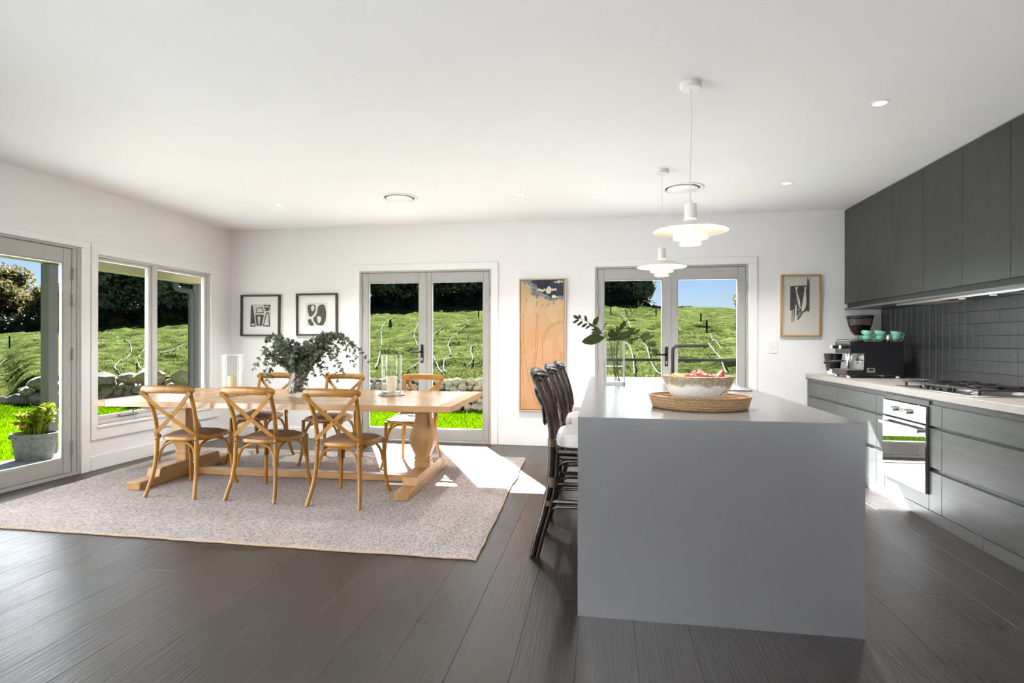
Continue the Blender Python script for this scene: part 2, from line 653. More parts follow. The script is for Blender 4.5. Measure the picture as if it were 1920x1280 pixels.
casing_rear('trim_1', D2, 0.083, 0.080, 0.083)
casing_rear('trim_2', D3, 0.062, 0.088, 0.080)
mb = MB()
x0, x1 = XL, XL + 0.018
mb.box(x0, x1, D1[1] - 0.004, D1[1] + 0.088, 0, D1[2], 0.003)
mb.box(x0, x1, D1[0] - 0.088, D1[0] + 0.004, 0, D1[2], 0.003)
mb.box(x0, x1, D1[0] - 0.088, D1[1] + 0.088, D1[2] - 0.002, D1[2] + 0.06, 0.003)
struct(mb.build('trim_3', TRIM))
mb = MB()
mb.box(x0, x1, 4.524, W1[0] + 0.004, 0.292, 2.182, 0.003)
mb.box(x0, x1, W1[1] - 0.004, 6.300, 0.292, 2.182, 0.003)
mb.box(x0, x1, W1[0], W1[1], W1[3] - 0.004, 2.182, 0.003)
mb.box(x0, x1, W1[0], W1[1], 0.292, W1[2] - 0.03, 0.003)
mb.box(XL - 0.10, XL + 0.03, W1[0] - 0.01, W1[1] + 0.01, W1[2] - 0.03, W1[2], 0.004)
struct(mb.build('trim_4', TRIM))


# ------------------------------------------------------------------ hinged glass doors
def frame_rect(mb, axis, t0, t1, u0, u1, z0, z1, wl, wr, wb, wt, b=0.004):
    def bx(a, c, e, f):
        if axis == 'Y':
            mb.box(a, c, t0, t1, e, f, b)
        else:
            mb.box(t0, t1, a, c, e, f, b)
    bx(u0, u0 + wl, z0, z1)
    bx(u1 - wr, u1, z0, z1)
    if wb > 0:
        bx(u0 + wl, u1 - wr, z0, z0 + wb)
    bx(u0 + wl, u1 - wr, z1 - wt, z1)


def lever(parent, face, u, z, sgn, axis):
    """backplate, lever and lock barrel on the room face of a door leaf"""
    def bx(mb, a, c, d0, d1, e, f, b):
        if axis == 'Y':
            mb.box(a, c, face - d1, face - d0, e, f, b)
        return mb
    h = bx(MB(), u - 0.017, u + 0.017, 0.0, 0.010, z - 0.135, z + 0.09, 0.003).build('handle', BRONZE, parent)
    m2 = MB()
    m2.cyl((u, face - 0.01, z), (u, face - 0.052, z), 0.010, n=12)
    m2.tube(spline([(u, face - 0.05, z), (u - 0.03 * sgn, face - 0.054, z), (u - 0.13 * sgn, face - 0.054, z)], 4), 0.009, 8)
    m2.build('lever', LEVERM, h)
    m3 = MB()
    m3.cyl((u, face - 0.009, z - 0.085), (u, face - 0.014, z - 0.085), 0.009, n=14)
    m3.box(u - 0.004, u + 0.004, face - 0.014, face - 0.009, z - 0.11, z - 0.085)
    m3.build('keyhole', STEEL, h)


def french_doors(name, d, midx, gl, gr, handle_x, hinge_z, hz):
    root = struct(link(name, None, None, (0, 0, 0)))
    y0, y1 = YB - 0.004, YB + 0.085
    mb = MB()
    frame_rect(mb, 'Y', y0, y1, d[0], d[1], 0.0, d[2], 0.030, 0.030, 0.026, 0.024, 0.003)
    mb.build('frame', ALU, root)
    ly0, ly1 = YB + 0.006, YB + 0.05
    for (a, b, g, side) in ((d[0] + 0.033, midx - 0.002, gl, 0), (midx + 0.002, d[1] - 0.033, gr, 1)):
        s = MB()
        zt, zb = d[2] - 0.027, 0.030
        frame_rect(s, 'Y', ly0, ly1, a, b, zb, zt, g[0] - a, b - g[1], g[2] - zb, zt - g[3], 0.004)
        # glazing bead
        frame_rect(s, 'Y', ly0 + 0.004, ly1 - 0.008, g[0], g[1], g[2], g[3], 0.010, 0.010, 0.010, 0.010, 0.002)
        leaf = s.build('sash', ALU, root)
        MB().box(g[0] + 0.002, g[1] - 0.002, ly0 + 0.02, ly0 + 0.026, g[2] + 0.002, g[3] - 0.002).build('pane', PANE, leaf)
        hx = a - 0.002 if side == 0 else b + 0.002
        for z in hinge_z:
            hm = MB()
            hm.cyl((hx, YB - 0.010, z - 0.05), (hx, YB - 0.010, z + 0.05), 0.009, n=10)
            hm.build('hinge', ALU, leaf)
        if side == 0:
            lever(leaf, ly0, handle_x, hz, 1, 'Y')
        else:
            # meeting stile cover
            MB().box(midx - 0.012, midx + 0.012, ly0 - 0.008, ly0, zb + 0.01, zt - 0.01, 0.002).build('cover_strip', ALU, leaf)
    return root


french_doors('door_2', D2, -2.150, (-2.904, -2.235, 0.163, 1.986), (-2.077, -1.420, 0.163, 1.986), -2.196, (0.26, 1.0, 1.62, 1.86), 1.118)
french_doors('door_3', D3, 0.776, (0.024, 0.693, 0.163, 1.972), (0.859, 1.524, 0.163, 1.972), 0.740, (0.26, 1.0, 1.62, 1.86), 1.100)

# left glass door (two leaves, the nearer one outside the frame)
root = struct(link('door_1', None, None, (0, 0, 0)))
mb = MB()
frame_rect(mb, 'X', XL - 0.085, XL + 0.004, D1[0], D1[1], 0, D1[2], 0.034, 0.034, 0.032, 0.026, 0.003)
mb.build('frame', ALU, root)
for (a, b, g0, g1) in ((D1[0] + 0.037, 3.499, D1[0] + 0.11, 3.43), (3.503, D1[1] - 0.080, 3.575, 4.266)):
    s = MB()
    zb, zt = 0.036, D1[2] - 0.030
    frame_rect(s, 'X', XL - 0.05, XL - 0.006, a, b, zb, zt, g0 - a, b - g1, 0.172 - zb, zt - 1.958, 0.004)
    frame_rect(s, 'X', XL - 0.042, XL - 0.010, g0, g1, 0.172, 1.958, 0.010, 0.010, 0.010, 0.010, 0.002)
    leaf = s.build('sash', ALU, root)
    MB().box(XL - 0.032, XL - 0.026, g0 + 0.002, g1 - 0.002, 0.174, 1.956).build('pane', PANE, leaf)
    for z in (0.26, 1.12, 1.62, 1.86):
        yy = b + 0.006 if b > 4 else a - 0.006
        MB().cyl((XL + 0.008, yy, z - 0.055), (XL + 0.008, yy, z + 0.055), 0.010, n=10).build('hinge', ALU, leaf)
MB().box(XL - 0.05, XL - 0.004, D1[1] - 0.078, D1[1] - 0.034, 0.032, D1[2] - 0.026, 0.003).build('side_frame', ALU, root)

# left sliding window
root = struct(link('window_1', None, None, (0, 0, 0)))
fx0, fx1 = XL - 0.10, XL - 0.012
mb = MB()
frame_rect(mb, 'X', fx0, fx1, W1[0], W1[1], W1[2], W1[3], 0.022, 0.030, 0.045, 0.030, 0.003)
mb.box(fx0, fx1, 5.277, 5.345, W1[2] + 0.045, W1[3] - 0.03, 0.003)
mb.build('window_frame', ALU2, root)
for (a, b, off) in ((4.614, 5.277, 0.0), (5.345, 6.126, 0.0)):
    s = MB()
    frame_rect(s, 'X', fx0 + 0.02, fx1 - 0.018, a, b, W1[2] + 0.046, W1[3] - 0.031, 0.014, 0.034, 0.036, 0.026, 0.003)
    sash = s.build('sash', ALU2, root)
    MB().box(fx0 + 0.045, fx0 + 0.051, a + 0.012, b - 0.012, W1[2] + 0.07, W1[3] - 0.05).build('pane', PANE, sash)
w = MB()
w.box(fx1 - 0.016, fx1 + 0.018, 4.86, 5.08, W1[2] + 0.05, W1[2] + 0.072, 0.006)
w.tube(spline([(fx1 + 0.012, 5.02, W1[2] + 0.07), (fx1 + 0.03, 4.99, W1[2] + 0.10), (fx1 + 0.035, 4.94, W1[2] + 0.105)], 4), 0.006, 6)
w.build('winder', GREYD, root)

# power point and switch
t = thing('light_switch', 'white wall switch plate below the framed fish print', 'switch', (1.896, YB, 1.183))
MB().box(-0.042, 0.042, -0.010, 0, -0.062, 0.062, 0.003).build('plate', WHITEP, t)
MB().box(-0.010, 0.010, -0.0135, -0.009, -0.016, 0.016, 0.002).build('rocker', WHITEP, t)
t = thing('power_outlet', 'white double power outlet low on the rear wall behind the chairs', 'outlet', (-4.355, YB, 0.32))
MB().box(-0.058, 0.058, -0.010, 0, -0.036, 0.036, 0.003).build('plate', WHITEP, t)
for s in (-1, 1):
    MB().box(s * 0.03 - 0.008, s * 0.03 + 0.008, -0.0125, -0.009, 0.012, 0.026, 0.001).build('rocker', WHITEP, t)

# ================================================================== OUTSIDE
CREST = [(-500, 640), (-200, 637), (0, 630), (180, 617), (300, 609), (390, 603), (560, 594), (700, 583), (830, 578), (905, 575.6), (1135, 571), (1270, 575), (1384, 578), (1600, 583), (2400, 600)]
CY, SY = math.cos(YAW), math.sin(YAW)
_lat = rng.random((64, 64))


def vnoise(x, y):
    xi, yi = np.floor(x).astype(int), np.floor(y).astype(int)
    fx, fy = x - xi, y - yi
    fx, fy = fx * fx * (3 - 2 * fx), fy * fy * (3 - 2 * fy)
    a, b = _lat[xi % 64, yi % 64], _lat[(xi + 1) % 64, yi % 64]
    c, e = _lat[xi % 64, (yi + 1) % 64], _lat[(xi + 1) % 64, (yi + 1) % 64]
    return (a * (1 - fx) + b * fx) * (1 - fy) + (c * (1 - fx) + e * fx) * fy - 0.5


HILL0 = 10.9


def hill(x, y, lumps=True):
    """ground height of the paddock behind the stone wall"""
    x, y = np.asarray(x, float), np.asarray(y, float)
    w = -SY * x + CY * y
    r = CY * x + SY * y
    u = 960 + FPX * r / np.maximum(w, 1.0)
    py = np.interp(u, [c[0] for c in CREST], [c[1] for c in CREST])
    zc = CAMZ + (641.3 - py) / FPX * 46.0
    yc = 46.0 * (CY + SY * (u - 960) / FPX)
    s = np.clip((y - HILL0) / np.maximum(yc - HILL0, 5), 0, None)
    base = np.interp(u, [-400, 12, 40, 60], [-0.16, -0.16, 0.30, 0.44])
    z = base + (zc - base) * np.minimum(s, 1.0) ** 1.0 - 0.6 * np.clip(s - 1.0, 0, None) ** 1.2
    if lumps:
        amp = np.clip((y - HILL0) / 2.0, 0, 1)
        z = z + amp * (0.24 * vnoise(x * 0.55, y * 0.8) + 0.15 * vnoise(x * 1.1 + 9, y * 1.5 + 4) + 0.17 * vnoise(x * 2.1 + 3, y * 2.9 + 7)
                       + 0.13 * vnoise(x * 3.7 + 1, y * 5 + 2))
    return z


def on_hill(u, v):
    """where a sight line of the photograph meets the paddock"""
    rr, zz = (u - 960) / FPX, -(v - 641.3) / FPX
    dx, dy = CY * rr - SY, SY * rr + CY
    t = np.arange(9.0, 60.0, 0.05)
    below = (CAMZ + zz * t) < hill(dx * t, dy * t, False)
    k = int(np.argmax(below)) if below.any() else len(t) - 1
    x, y = dx * t[k], dy * t[k]
    return float(x), float(y), float(hill(x, y))


def grass_mat(name, c0, c1, c2, sc):
    t = NT(name)
    v = t.coord('Object', (1, 1.5, 1))
    a = t.noise(v, sc, 5, 0.65)
    b = t.noise(v, sc * 9, 3, 0.6)
    f = t.math('ADD', t.math('MULTIPLY', a, 0.6), t.math('MULTIPLY', b, 0.4))
    col = t.ramp(f, [(0.30, c0), (0.52, c1), (0.70, c2)])
    t.pbr(col, 0.75, 0, t.bump(b, 0.8, 0.05), spec=0.0)
    MATS[name] = t.m
    return t.m


HILLG = grass_mat('paddock_grass', (0.0067068, 0.010731, 0.0026827), (0.04583, 0.059914, 0.016767), (0.1006, 0.11178, 0.038005), 0.9)
LAWNG = grass_mat('lawn_grass', (0.030986, 0.064788, 0.00028169), (0.049295, 0.098587, 0.00042253), (0.066196, 0.11972, 0.00084506), 1.4)
xs = np.linspace(-88, 34, 560)
ys = np.concatenate([[HILL0 - 0.02], np.linspace(HILL0, 16, 60, endpoint=False), np.linspace(16, 28, 80, endpoint=False), np.linspace(28, 48, 80, endpoint=False), np.linspace(48, 90, 45)])
X, Y = np.meshgrid(xs, ys)
Z = hill(X, Y)
Z[0] = -0.25
V = np.stack([X.ravel(), Y.ravel(), Z.ravel()], 1)
nxg, nyg = len(xs), len(ys)
I = (np.arange(nyg - 1)[:, None] * nxg + np.arange(nxg - 1)[None, :]).ravel()
Fq = np.stack([I, I + 1, I + nxg + 1, I + nxg], 1)


def np_mesh(name, V, F, m, smooth=True):
    me = bpy.data.meshes.new(name)
    k = F.shape[1]
    me.vertices.add(len(V))
    me.vertices.foreach_set('co', np.ascontiguousarray(V, np.float32).ravel())
    me.loops.add(F.size)
    me.loops.foreach_set('vertex_index', np.ascontiguousarray(F, np.int32).ravel())
    me.polygons.add(len(F))
    me.polygons.foreach_set('loop_start', np.arange(0, F.size, k, dtype=np.int32))
    me.update(calc_edges=True)
    me.polygons.foreach_set('use_smooth', [smooth] * len(F))
    me.materials.append(m)
    me.validate()
    return me


struct(link('hill', np_mesh('hill', V, Fq, HILLG)))
# lawn between house and stone wall
lx, ly = np.linspace(-60, 14, 150), np.linspace(-14, 11.4, 60)
X, Y = np.meshgrid(lx, ly)
zl = -0.14 + 0.03 * vnoise(X * 0.8, Y * 0.8) + np.clip((-X - 16) / 40, 0, 1) * np.clip((Y - 5) / 6, 0, 1) * 0.4
V = np.stack([X.ravel(), Y.ravel(), zl.ravel()], 1)
n2 = len(lx)
I = (np.arange(len(ly) - 1)[:, None] * n2 + np.arange(n2 - 1)[None, :]).ravel()
struct(link('lawn', np_mesh('lawn', V, np.stack([I, I + 1, I + n2 + 1, I + n2], 1), LAWNG)))


def tufts(name, px, py, pz, h, m, label):
    n = len(px)
    a = rng.random(n) * 2 * PI
    w = h * 0.22
    lean = h[:, None] * (rng.random((n, 2)) - 0.5) * 0.9
    dx, dy = np.cos(a) * w, np.sin(a) * w
    v0 = np.stack([px - dx, py - dy, pz - 0.02], 1)
    v1 = np.stack([px + dx, py + dy, pz - 0.02], 1)
    v2 = np.stack([px + lean[:, 0], py + lean[:, 1], pz + h], 1)
    V = np.stack([v0, v1, v2], 1).reshape(-1, 3)
    F = np.arange(3 * n).reshape(-1, 3)
    o = link(name, np_mesh(name, V, F, m, False))
    tag(o, label, 'grass', kind='stuff')


GR1 = leafmat('lawn_blades', (0.03169, 0.073941, 0.00028169), (0.06338, 0.11267, 0.00084506), 0.45, 0.6)
GR2 = leafmat('paddock_blades', (0.022356, 0.031298, 0.0078246), (0.10284, 0.11178, 0.031298), 0.4, 0.7)
n = 26000
gx, gy = rng.uniform(-14, 2.5, n), rng.uniform(8.1, 10.45, n)
gx2, gy2 = rng.uniform(-14, -6.4, n // 2), rng.uniform(3, 9.7, n // 2)
gx, gy = np.concatenate([gx, gx2]), np.concatenate([gy, gy2])
gz = -0.14 + 0.03 * vnoise(gx * 0.8, gy * 0.8)
tufts('lawn_grass', gx, gy, gz, rng.uniform(0.025, 0.06, len(gx)), GR1, 'short bright green lawn grass between the house and the stone wall')
n = 90000
w_ = 11.5 + 36 * rng.random(n) ** 1.5
u_ = rng.uniform(-60, 1460, n)
rr = (u_ - 960) / FPX
gx, gy = (CY * rr - SY) * w_, (SY * rr + CY) * w_
k = gy > HILL0 + 0.15
gx, gy = gx[k], gy[k]
keep = vnoise(gx * 0.9 + 5, gy * 1.1 + 8) > -0.08
gx, gy = gx[keep], gy[keep]
tufts('paddock_grass', gx, gy, hill(gx, gy), rng.uniform(0.03, 0.085, len(gx)), GR2, 'tussocky paddock grass on the slope behind the stone wall')

# path of pale paving along the rear of the house, the verandah slab on the left
PAVE = mat('pale_paving', (0.21127, 0.20423, 0.19014), 0.8, var=0.12, scale=12, bump=0.2)
SLAB = mat('verandah_slab', (0.1831, 0.18661, 0.19014), 0.6, var=0.08, scale=6)
struct(MB().box(-6.35, XR + 1, YB + WT, 7.86, -0.16, -0.055, 0.01).build('path_paving', PAVE))
struct(MB().box(-6.28, XL - WT, -3.0, YB + WT, -0.16, -0.035, 0.01).build('verandah_floor', SLAB))
# verandah: posts, beam, soffit
RAILM = mat('rail_dark_paint', (0.012, 0.012, 0.010), 0.8, spec=0.05)
PIPEM = mat('downpipe_paint', (0.055, 0.056, 0.055), 0.6, spec=0.1)
POST = mat('verandah_post_paint', (0.11972, 0.1162, 0.11267), 0.5, var=0.05, spec=0.15)
FASC = mat('fascia_paint', (0.28169, 0.23239, 0.14788), 0.6, var=0.05, spec=0.15)
LINING = mat('soffit_lining', (0.50704, 0.49295, 0.46478), 0.6, var=0.02)
for (x, y, lab) in ((-6.14, 5.27, 'grey square verandah post beside the potted plant'), (-6.10, 7.54, 'grey square corner post of the verandah beside the downpipe'), (-6.14, 1.9, 'grey square verandah post outside the left door, near the camera')):
    t = thing('verandah_post', lab, 'post', (x, y, -0.05))
    MB().box(-0.055, 0.055, -0.055, 0.055, 0.0, 2.16, 0.004).build('shaft', POST, t)
    MB().box(-0.065, 0.065, -0.065, 0.065, 0.0, 0.03, 0.004).build('post_shoe', STEEL, t)
t = thing('verandah_roof', 'olive edge beam and pale soffit of the verandah roof above the left window', 'roof', (-5.6, 3.0, 2.2))
tag(t, kind='structure')
MB().box(-0.60, -0.42, -6.0, 4.62, -0.085, 0.16, 0.004).build('edge_beam', FASC, t)
MB().box(-0.42, 0.70, 4.50, 4.62, -0.02, 0.16, 0.004).build('end_beam', FASC, t)
MB().box(-0.42, 0.545, -6.0, 4.5, 0.16, 0.20).build('soffit', LINING, t)
MB().box(-0.80, 0.545, -6.0, 4.75, 0.205, 0.24).build('roof_sheet', GREYD, t)
MB().box(-0.80, -0.70, -6.0, 4.75, 0.09, 0.20, 0.01).build('gutter', ALU2, t)
t = thing('downpipe', 'grey round downpipe with a swan neck bend below the verandah gutter', 'pipe', (-6.12, 7.42, -0.1))
pts = spline([(-0.22, -0.06, 2.32), (-0.22, -0.06, 2.22), (-0.20, -0.05, 2.14), (-0.08, 0.01, 2.11), (-0.035, 0.03, 2.07), (-0.03, 0.03, 1.98)], 6) + [Vector((-0.03, 0.03, 0.0))]
MB().tube(pts, 0.042, 14).build('pipe', PIPEM, t)
for z in (0.5, 1.6):
    MB().tube([(-0.03, 0.03, z - 0.015), (-0.03, 0.03, z + 0.015)], 0.047, 14).build('pipe_bracket', PIPEM, t)
# rail outside the right-hand doors
t = thing('balustrade_rail', 'slim grey metal handrail crossing outside the right glass doors', 'handrail', (0.85, 7.35, -0.06))
MB().cyl((-1.25, 0, 1.075), (1.25, 0, 1.075), 0.019, n=12).build('rail', RAILM, t)
for s in (-1, 1):
    MB().box(s * 1.23 - 0.02, s * 1.23 + 0.02, -0.02, 0.02, 0, 1.06, 0.003).build('rail_post', POST, t)


# dry stone wall: every stone a piece of its own
def rockmesh(seed, s=0.22, sub=2):
    bm = bmesh.new()
    bmesh.ops.create_icosphere(bm, subdivisions=sub, radius=1)
    o = Vector((seed * 3.7, seed * 1.3, seed * 2.1))
    for v in bm.verts:
        nrm = mnoise.noise(v.co * 0.9 + o) * 0.42 + mnoise.noise(v.co * 2.2 + o) * 0.16
        v.co *= (1 + nrm)
        v.co = Vector((round(v.co.x * 2.6) / 2.6 * 0.35 + v.co.x * 0.65, v.co.y, round(v.co.z * 2.2) / 2.2 * 0.35 + v.co.z * 0.65))
    me = bpy.data.meshes.new('stone')
    bm.to_mesh(me)
    bm.free()
    me.polygons.foreach_set('use_smooth', [True] * len(me.polygons))
    me.set_sharp_from_angle(angle=R(32))
    me.materials.append(STONEM)
    return me


tn = NT('field_stone')
v = tn.coord('Object', (1, 1, 1), True)
f1 = tn.noise(v, 2.5, 5, 0.65)
col = tn.ramp(f1, [(0.3, (0.084506, 0.069012, 0.047886)), (0.55, (0.1514, 0.12536, 0.087322)), (0.75, (0.19717, 0.17253, 0.13028))])
oi = tn.n('ShaderNodeObjectInfo')
hsv = tn.n('ShaderNodeHueSaturation')
tn.i(hsv, 'Value', tn.math('ADD', tn.math('MULTIPLY', oi.outputs['Random'], 0.9), 1.5))
tn.i(hsv, 'Saturation', tn.math('ADD', tn.math('MULTIPLY', oi.outputs['Random'], 0.7), 0.5))
tn.i(hsv, 'Color', col)
tn.pbr(hsv.outputs[0], 0.85, 0, tn.bump(tn.noise(v, 8, 4), 0.5, 0.05), spec=0.1)
STONEM = tn.m
rocks = [rockmesh(i, sub=1 + (i % 2)) for i in range(9)]
sw = thing('stone_wall', 'low dry wall of tan field stones between lawn and paddock', 'wall', (0, 0, 0))
rs = random.Random(11)
for row in range(5):
    x = -12.3 + rs.uniform(0, 0.1)
    while x < (-1.6 if row < 3 else -1.7):
        big = max(0.0, min(1.0, (-x - 8.0) / 1.2))
        s = rs.uniform(0.071, 0.102) * (1 + 0.55 * big)
        yy = 10.70 + rs.uniform(-0.06, 0.05) + row * 0.06
        zz = -0.06 + row * 0.122 + rs.uniform(-0.02, 0.02)
        if big > 0.5 and row == 4:
            x += 0.3
            continue
        o = link('stone', rocks[rs.randrange(9)], sw, (x + s, yy, zz), (rs.uniform(-.6, .6), rs.uniform(-.6, .6), rs.uniform(0, 6.3)))
        o.scale = (s * rs.uniform(1.0, 1.3), s * rs.uniform(0.95, 1.2), s * rs.uniform(0.85, 1.05))
        x += s * rs.uniform(1.65, 2.0)
for (x, y, z, s, rz) in ((-10.95, 10.62, 0.40, 0.25, 0.3), (-10.35, 10.66, 0.42, 0.19, 1.7), (-9.75, 10.64, 0.46, 0.27, 1.2), (-9.05, 10.68, 0.44, 0.22, 0.2), (-8.5, 10.7, 0.42, 0.16, 0.9), (-12.15, 10.3, 0.30, 0.24, 0.1), (-11.55, 10.5, 0.40, 0.20, 2.0),
                         (-12.5, 10.1, -0.02, 0.19, 0.5), (-12.85, 10.0, -0.05, 0.15, 0.9), (-12.1, 10.15, 0.0, 0.19, 2.2), (-11.7, 10.3, -0.02, 0.20, 1.1), (-12.6, 10.3, 0.14, 0.16, 0.4), (-12.3, 10.05, 0.13, 0.13, 2.4), (-11.9, 10.2, 0.16, 0.14, 1.9)):
    o = link('stone', rocks[rs.randrange(9)], sw, (x, y, z), (0.1, 0.05, rz))
    o.scale = (s * 1.2, s * 0.9, s * 0.72)

# pickets and irrigation hoses on the slope
PICK = mat('star_picket', (0.008, 0.009, 0.008), 0.9, spec=0.02)
HOSE = mat('irrigation_hose', (0.095008, 0.093895, 0.089424), 0.9, var=0.06, spec=0.02)
pk = [((18, 655), 0.62, 'dark picket on the slope seen through the left glass door'),
      ((717, 590), 0.55, 'dark picket at the far left of the slope in the middle doors'),
      ((897, 596), 0.55, 'dark picket with a rail near the crest in the middle doors'),
      ((1145, 590), 0.5, 'leftmost dark picket near the crest in the right doors'),
      ((1230, 594), 0.5, 'dark picket near the crest just left of the right doors meeting stile'),
      ((1314, 608), 0.5, 'higher of the two dark pickets in the right pane'),
      ((1325, 622), 0.5, 'lower of the two dark pickets in the right pane')]
for (u, v), h, lab in pk:
    x, y, z = on_hill(u, v)
    t = thing('star_picket', lab, 'picket', (x, y, z - 0.15))
    mb = MB()
    for a in (0, 120, 240):
        c_, s_ = math.cos(R(a)), math.sin(R(a))
        mb.prism([(0.012 * s_, -0.012 * c_), (0.034 * c_ + 0.012 * s_, 0.034 * s_ - 0.012 * c_), (0.034 * c_ - 0.012 * s_, 0.034 * s_ + 0.012 * c_), (-0.012 * s_, 0.012 * c_)], 'Z', 0, h + 0.17)
    mb.build('stake', PICK, t)
    if u == 897:
        MB().cyl((-1.1, 0, h + 0.02), (0.05, 0, h + 0.02), 0.02, n=6).build('cross_wire', PICK, t)
hoses = [
    [(702, 697), (712, 667), (716, 642), (715, 624), (722, 607), (735, 597), (752, 590)],
    [(781, 606), (783, 611), (778, 621), (777, 633), (782, 645), (784, 658)],
    [(786, 676), (775, 690), (762, 703)],
    [(808, 633), (830, 616), (850, 600)],
    [(872, 598), (878, 603), (873, 613), (860, 624), (847, 636), (840, 649), (844, 663), (846, 668), (834, 678), (832, 690), (836, 703)],
    [(809, 660), (818, 678), (824, 692), (829, 703)],
    [(893, 642), (885, 656), (883, 668), (886, 677), (874, 684)],
    [(1162, 588), (1174, 598), (1180, 609), (1184, 618)],
    [(1171, 638), (1180, 655), (1187, 673), (1189, 690), (1189, 706)],
    [(1204, 640), (1212, 655), (1217, 674), (1226, 690), (1240, 704)],
    [(1270, 612), (1280, 622), (1290, 629)],
    [(1333, 630), (1336, 638), (1346, 646), (1356, 652)],
    [(1328, 650), (1338, 660), (1346, 672), (1353, 686), (1364, 699)],
    [(180, 657), (188, 652), (197, 649)],
    [(232, 644), (241, 648), (246, 657), (244, 668), (232, 683), (216, 695), (203, 707)],
    [(280, 648), (269, 658), (262, 672), (260, 690), (260, 708)],
    [(300, 670), (330, 659), (364, 645)],
    [(344, 712), (356, 703), (366, 697)],
    [(-6, 686), (10, 678), (24, 670)],
]
where = ['left pane of the middle doors', 'middle doors, near their meeting stile', 'middle doors, low beside the lantern', 'right pane of the middle doors, climbing highest',
         'right pane of the middle doors, long and winding', 'right pane of the middle doors, low left', 'right pane of the middle doors, far right',
         'right doors, near the crest behind the leaves', 'right doors, directly right of the glass vase', 'right doors, between vase and lever handle', 'right doors, short one beside the meeting stile',
         'right doors, short one below the pickets', 'right doors, falling from the tap spout', 'left window, short one at its left edge', 'left window, the hooked one', 'left window, beside its mullion', 'left window right pane, long and straight', 'left window right pane, low and short',
         'left glass door']
for pts, wh in zip(hoses, where):
    P = spline([Vector((a, max(b, 11.25), c)) for a, b, c in (on_hill(*p) for p in pts)], 10)
    zz = np.array([float(hill(p.x, p.y)) for p in P])
    zz = np.convolve(np.pad(zz, 5, mode='edge'), np.ones(11) / 11, 'valid')
    P = [Vector((p.x, p.y, float(z_) + 0.06)) for p, z_ in zip(P, zz)]
    o = MB().tube(P, 0.016, 6).build('irrigation_hose', HOSE)
    tag(o, 'white hose on the slope, in the ' + wh, 'hose', 'irrigation hoses on the slope')

# ------------------------------------------------------------------ trees at the crest
TREE_D = leafmat('dark_tree_leaves', (0.0644, 0.092, 0.0552), (0.3864, 0.46, 0.2944), 0.45, 0.4, 0.35, 0.3)
TREE_O = leafmat('gum_leaves', (0.04462, 0.04462, 0.014197), (0.20281, 0.16631, 0.060844), 0.3, 0.6, 0.35)
BARK = mat('gum_bark', (0.15493, 0.1338, 0.10916), 0.85, var=0.35, scale=4, spec=0.05)
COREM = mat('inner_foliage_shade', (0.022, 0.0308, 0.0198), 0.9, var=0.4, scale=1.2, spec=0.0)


def crown_mesh(name, seed, m, n, spread=(2.6, 2.6, 3.6), zc=4.6, leaf=0.20, open_=0.0):
    rg = np.random.default_rng(seed)
    nb = 16
    bc = rg.normal(0, 1, (nb, 3))
    bc /= np.linalg.norm(bc, axis=1)[:, None]
    bc *= np.array(spread) * (0.35 + 0.5 * rg.random((nb, 1)))
    bc[:, 2] += zc
    br = rg.uniform(0.9, 1.6, nb) * spread[0] / 2.6
    k = rg.integers(0, nb, n)
    dirs = rg.normal(0, 1, (n, 3))
    dirs /= np.linalg.norm(dirs, axis=1)[:, None]
    rad = br[k] * (0.50 + 0.58 * rg.random(n) ** 0.6)
    p = bc[k] + dirs * rad[:, None]
    p[:, 2] = np.maximum(p[:, 2], 0.1)
    a = rg.normal(0, 1, (n, 3)); a /= np.linalg.norm(a, axis=1)[:, None]
    b = np.cross(a, rg.normal(0, 1, (n, 3))); b /= np.linalg.norm(b, axis=1)[:, None]
    s = leaf * (0.6 + 0.8 * rg.random(n))[:, None]
    V = np.stack([p - a * s, p + b * s * 0.45, p + a * s, p - b * s * 0.45], 1).reshape(-1, 3)
    F = np.arange(4 * n).reshape(-1, 4)
    me = np_mesh(name, V, F, m, False)
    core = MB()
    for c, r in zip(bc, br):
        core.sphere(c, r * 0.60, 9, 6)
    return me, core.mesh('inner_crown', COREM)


def trunk_mesh(seed, h, r):
    rt = random.Random(seed)
    pts = [(rt.uniform(-.15, .15) * i, rt.uniform(-.15, .15) * i, h * i / 5) for i in range(6)]
    mb = MB().tube(spline(pts, 3), [r * (1 - 0.7 * i / 15) for i in range(16)], 8)
    for q in range(4):
        a = rt.uniform(0, 6.3)
        b0 = Vector(pts[2 + q % 3])
        b1 = b0 + Vector((math.cos(a) * 1.3, math.sin(a) * 1.3, rt.uniform(1.0, 2.0)))
        mb.tube([b0, (b0 + b1) / 2 + Vector((0, 0, .2)), b1], [r * 0.5, r * .35, r * .18], 6)
    return mb.mesh('trunk', BARK)


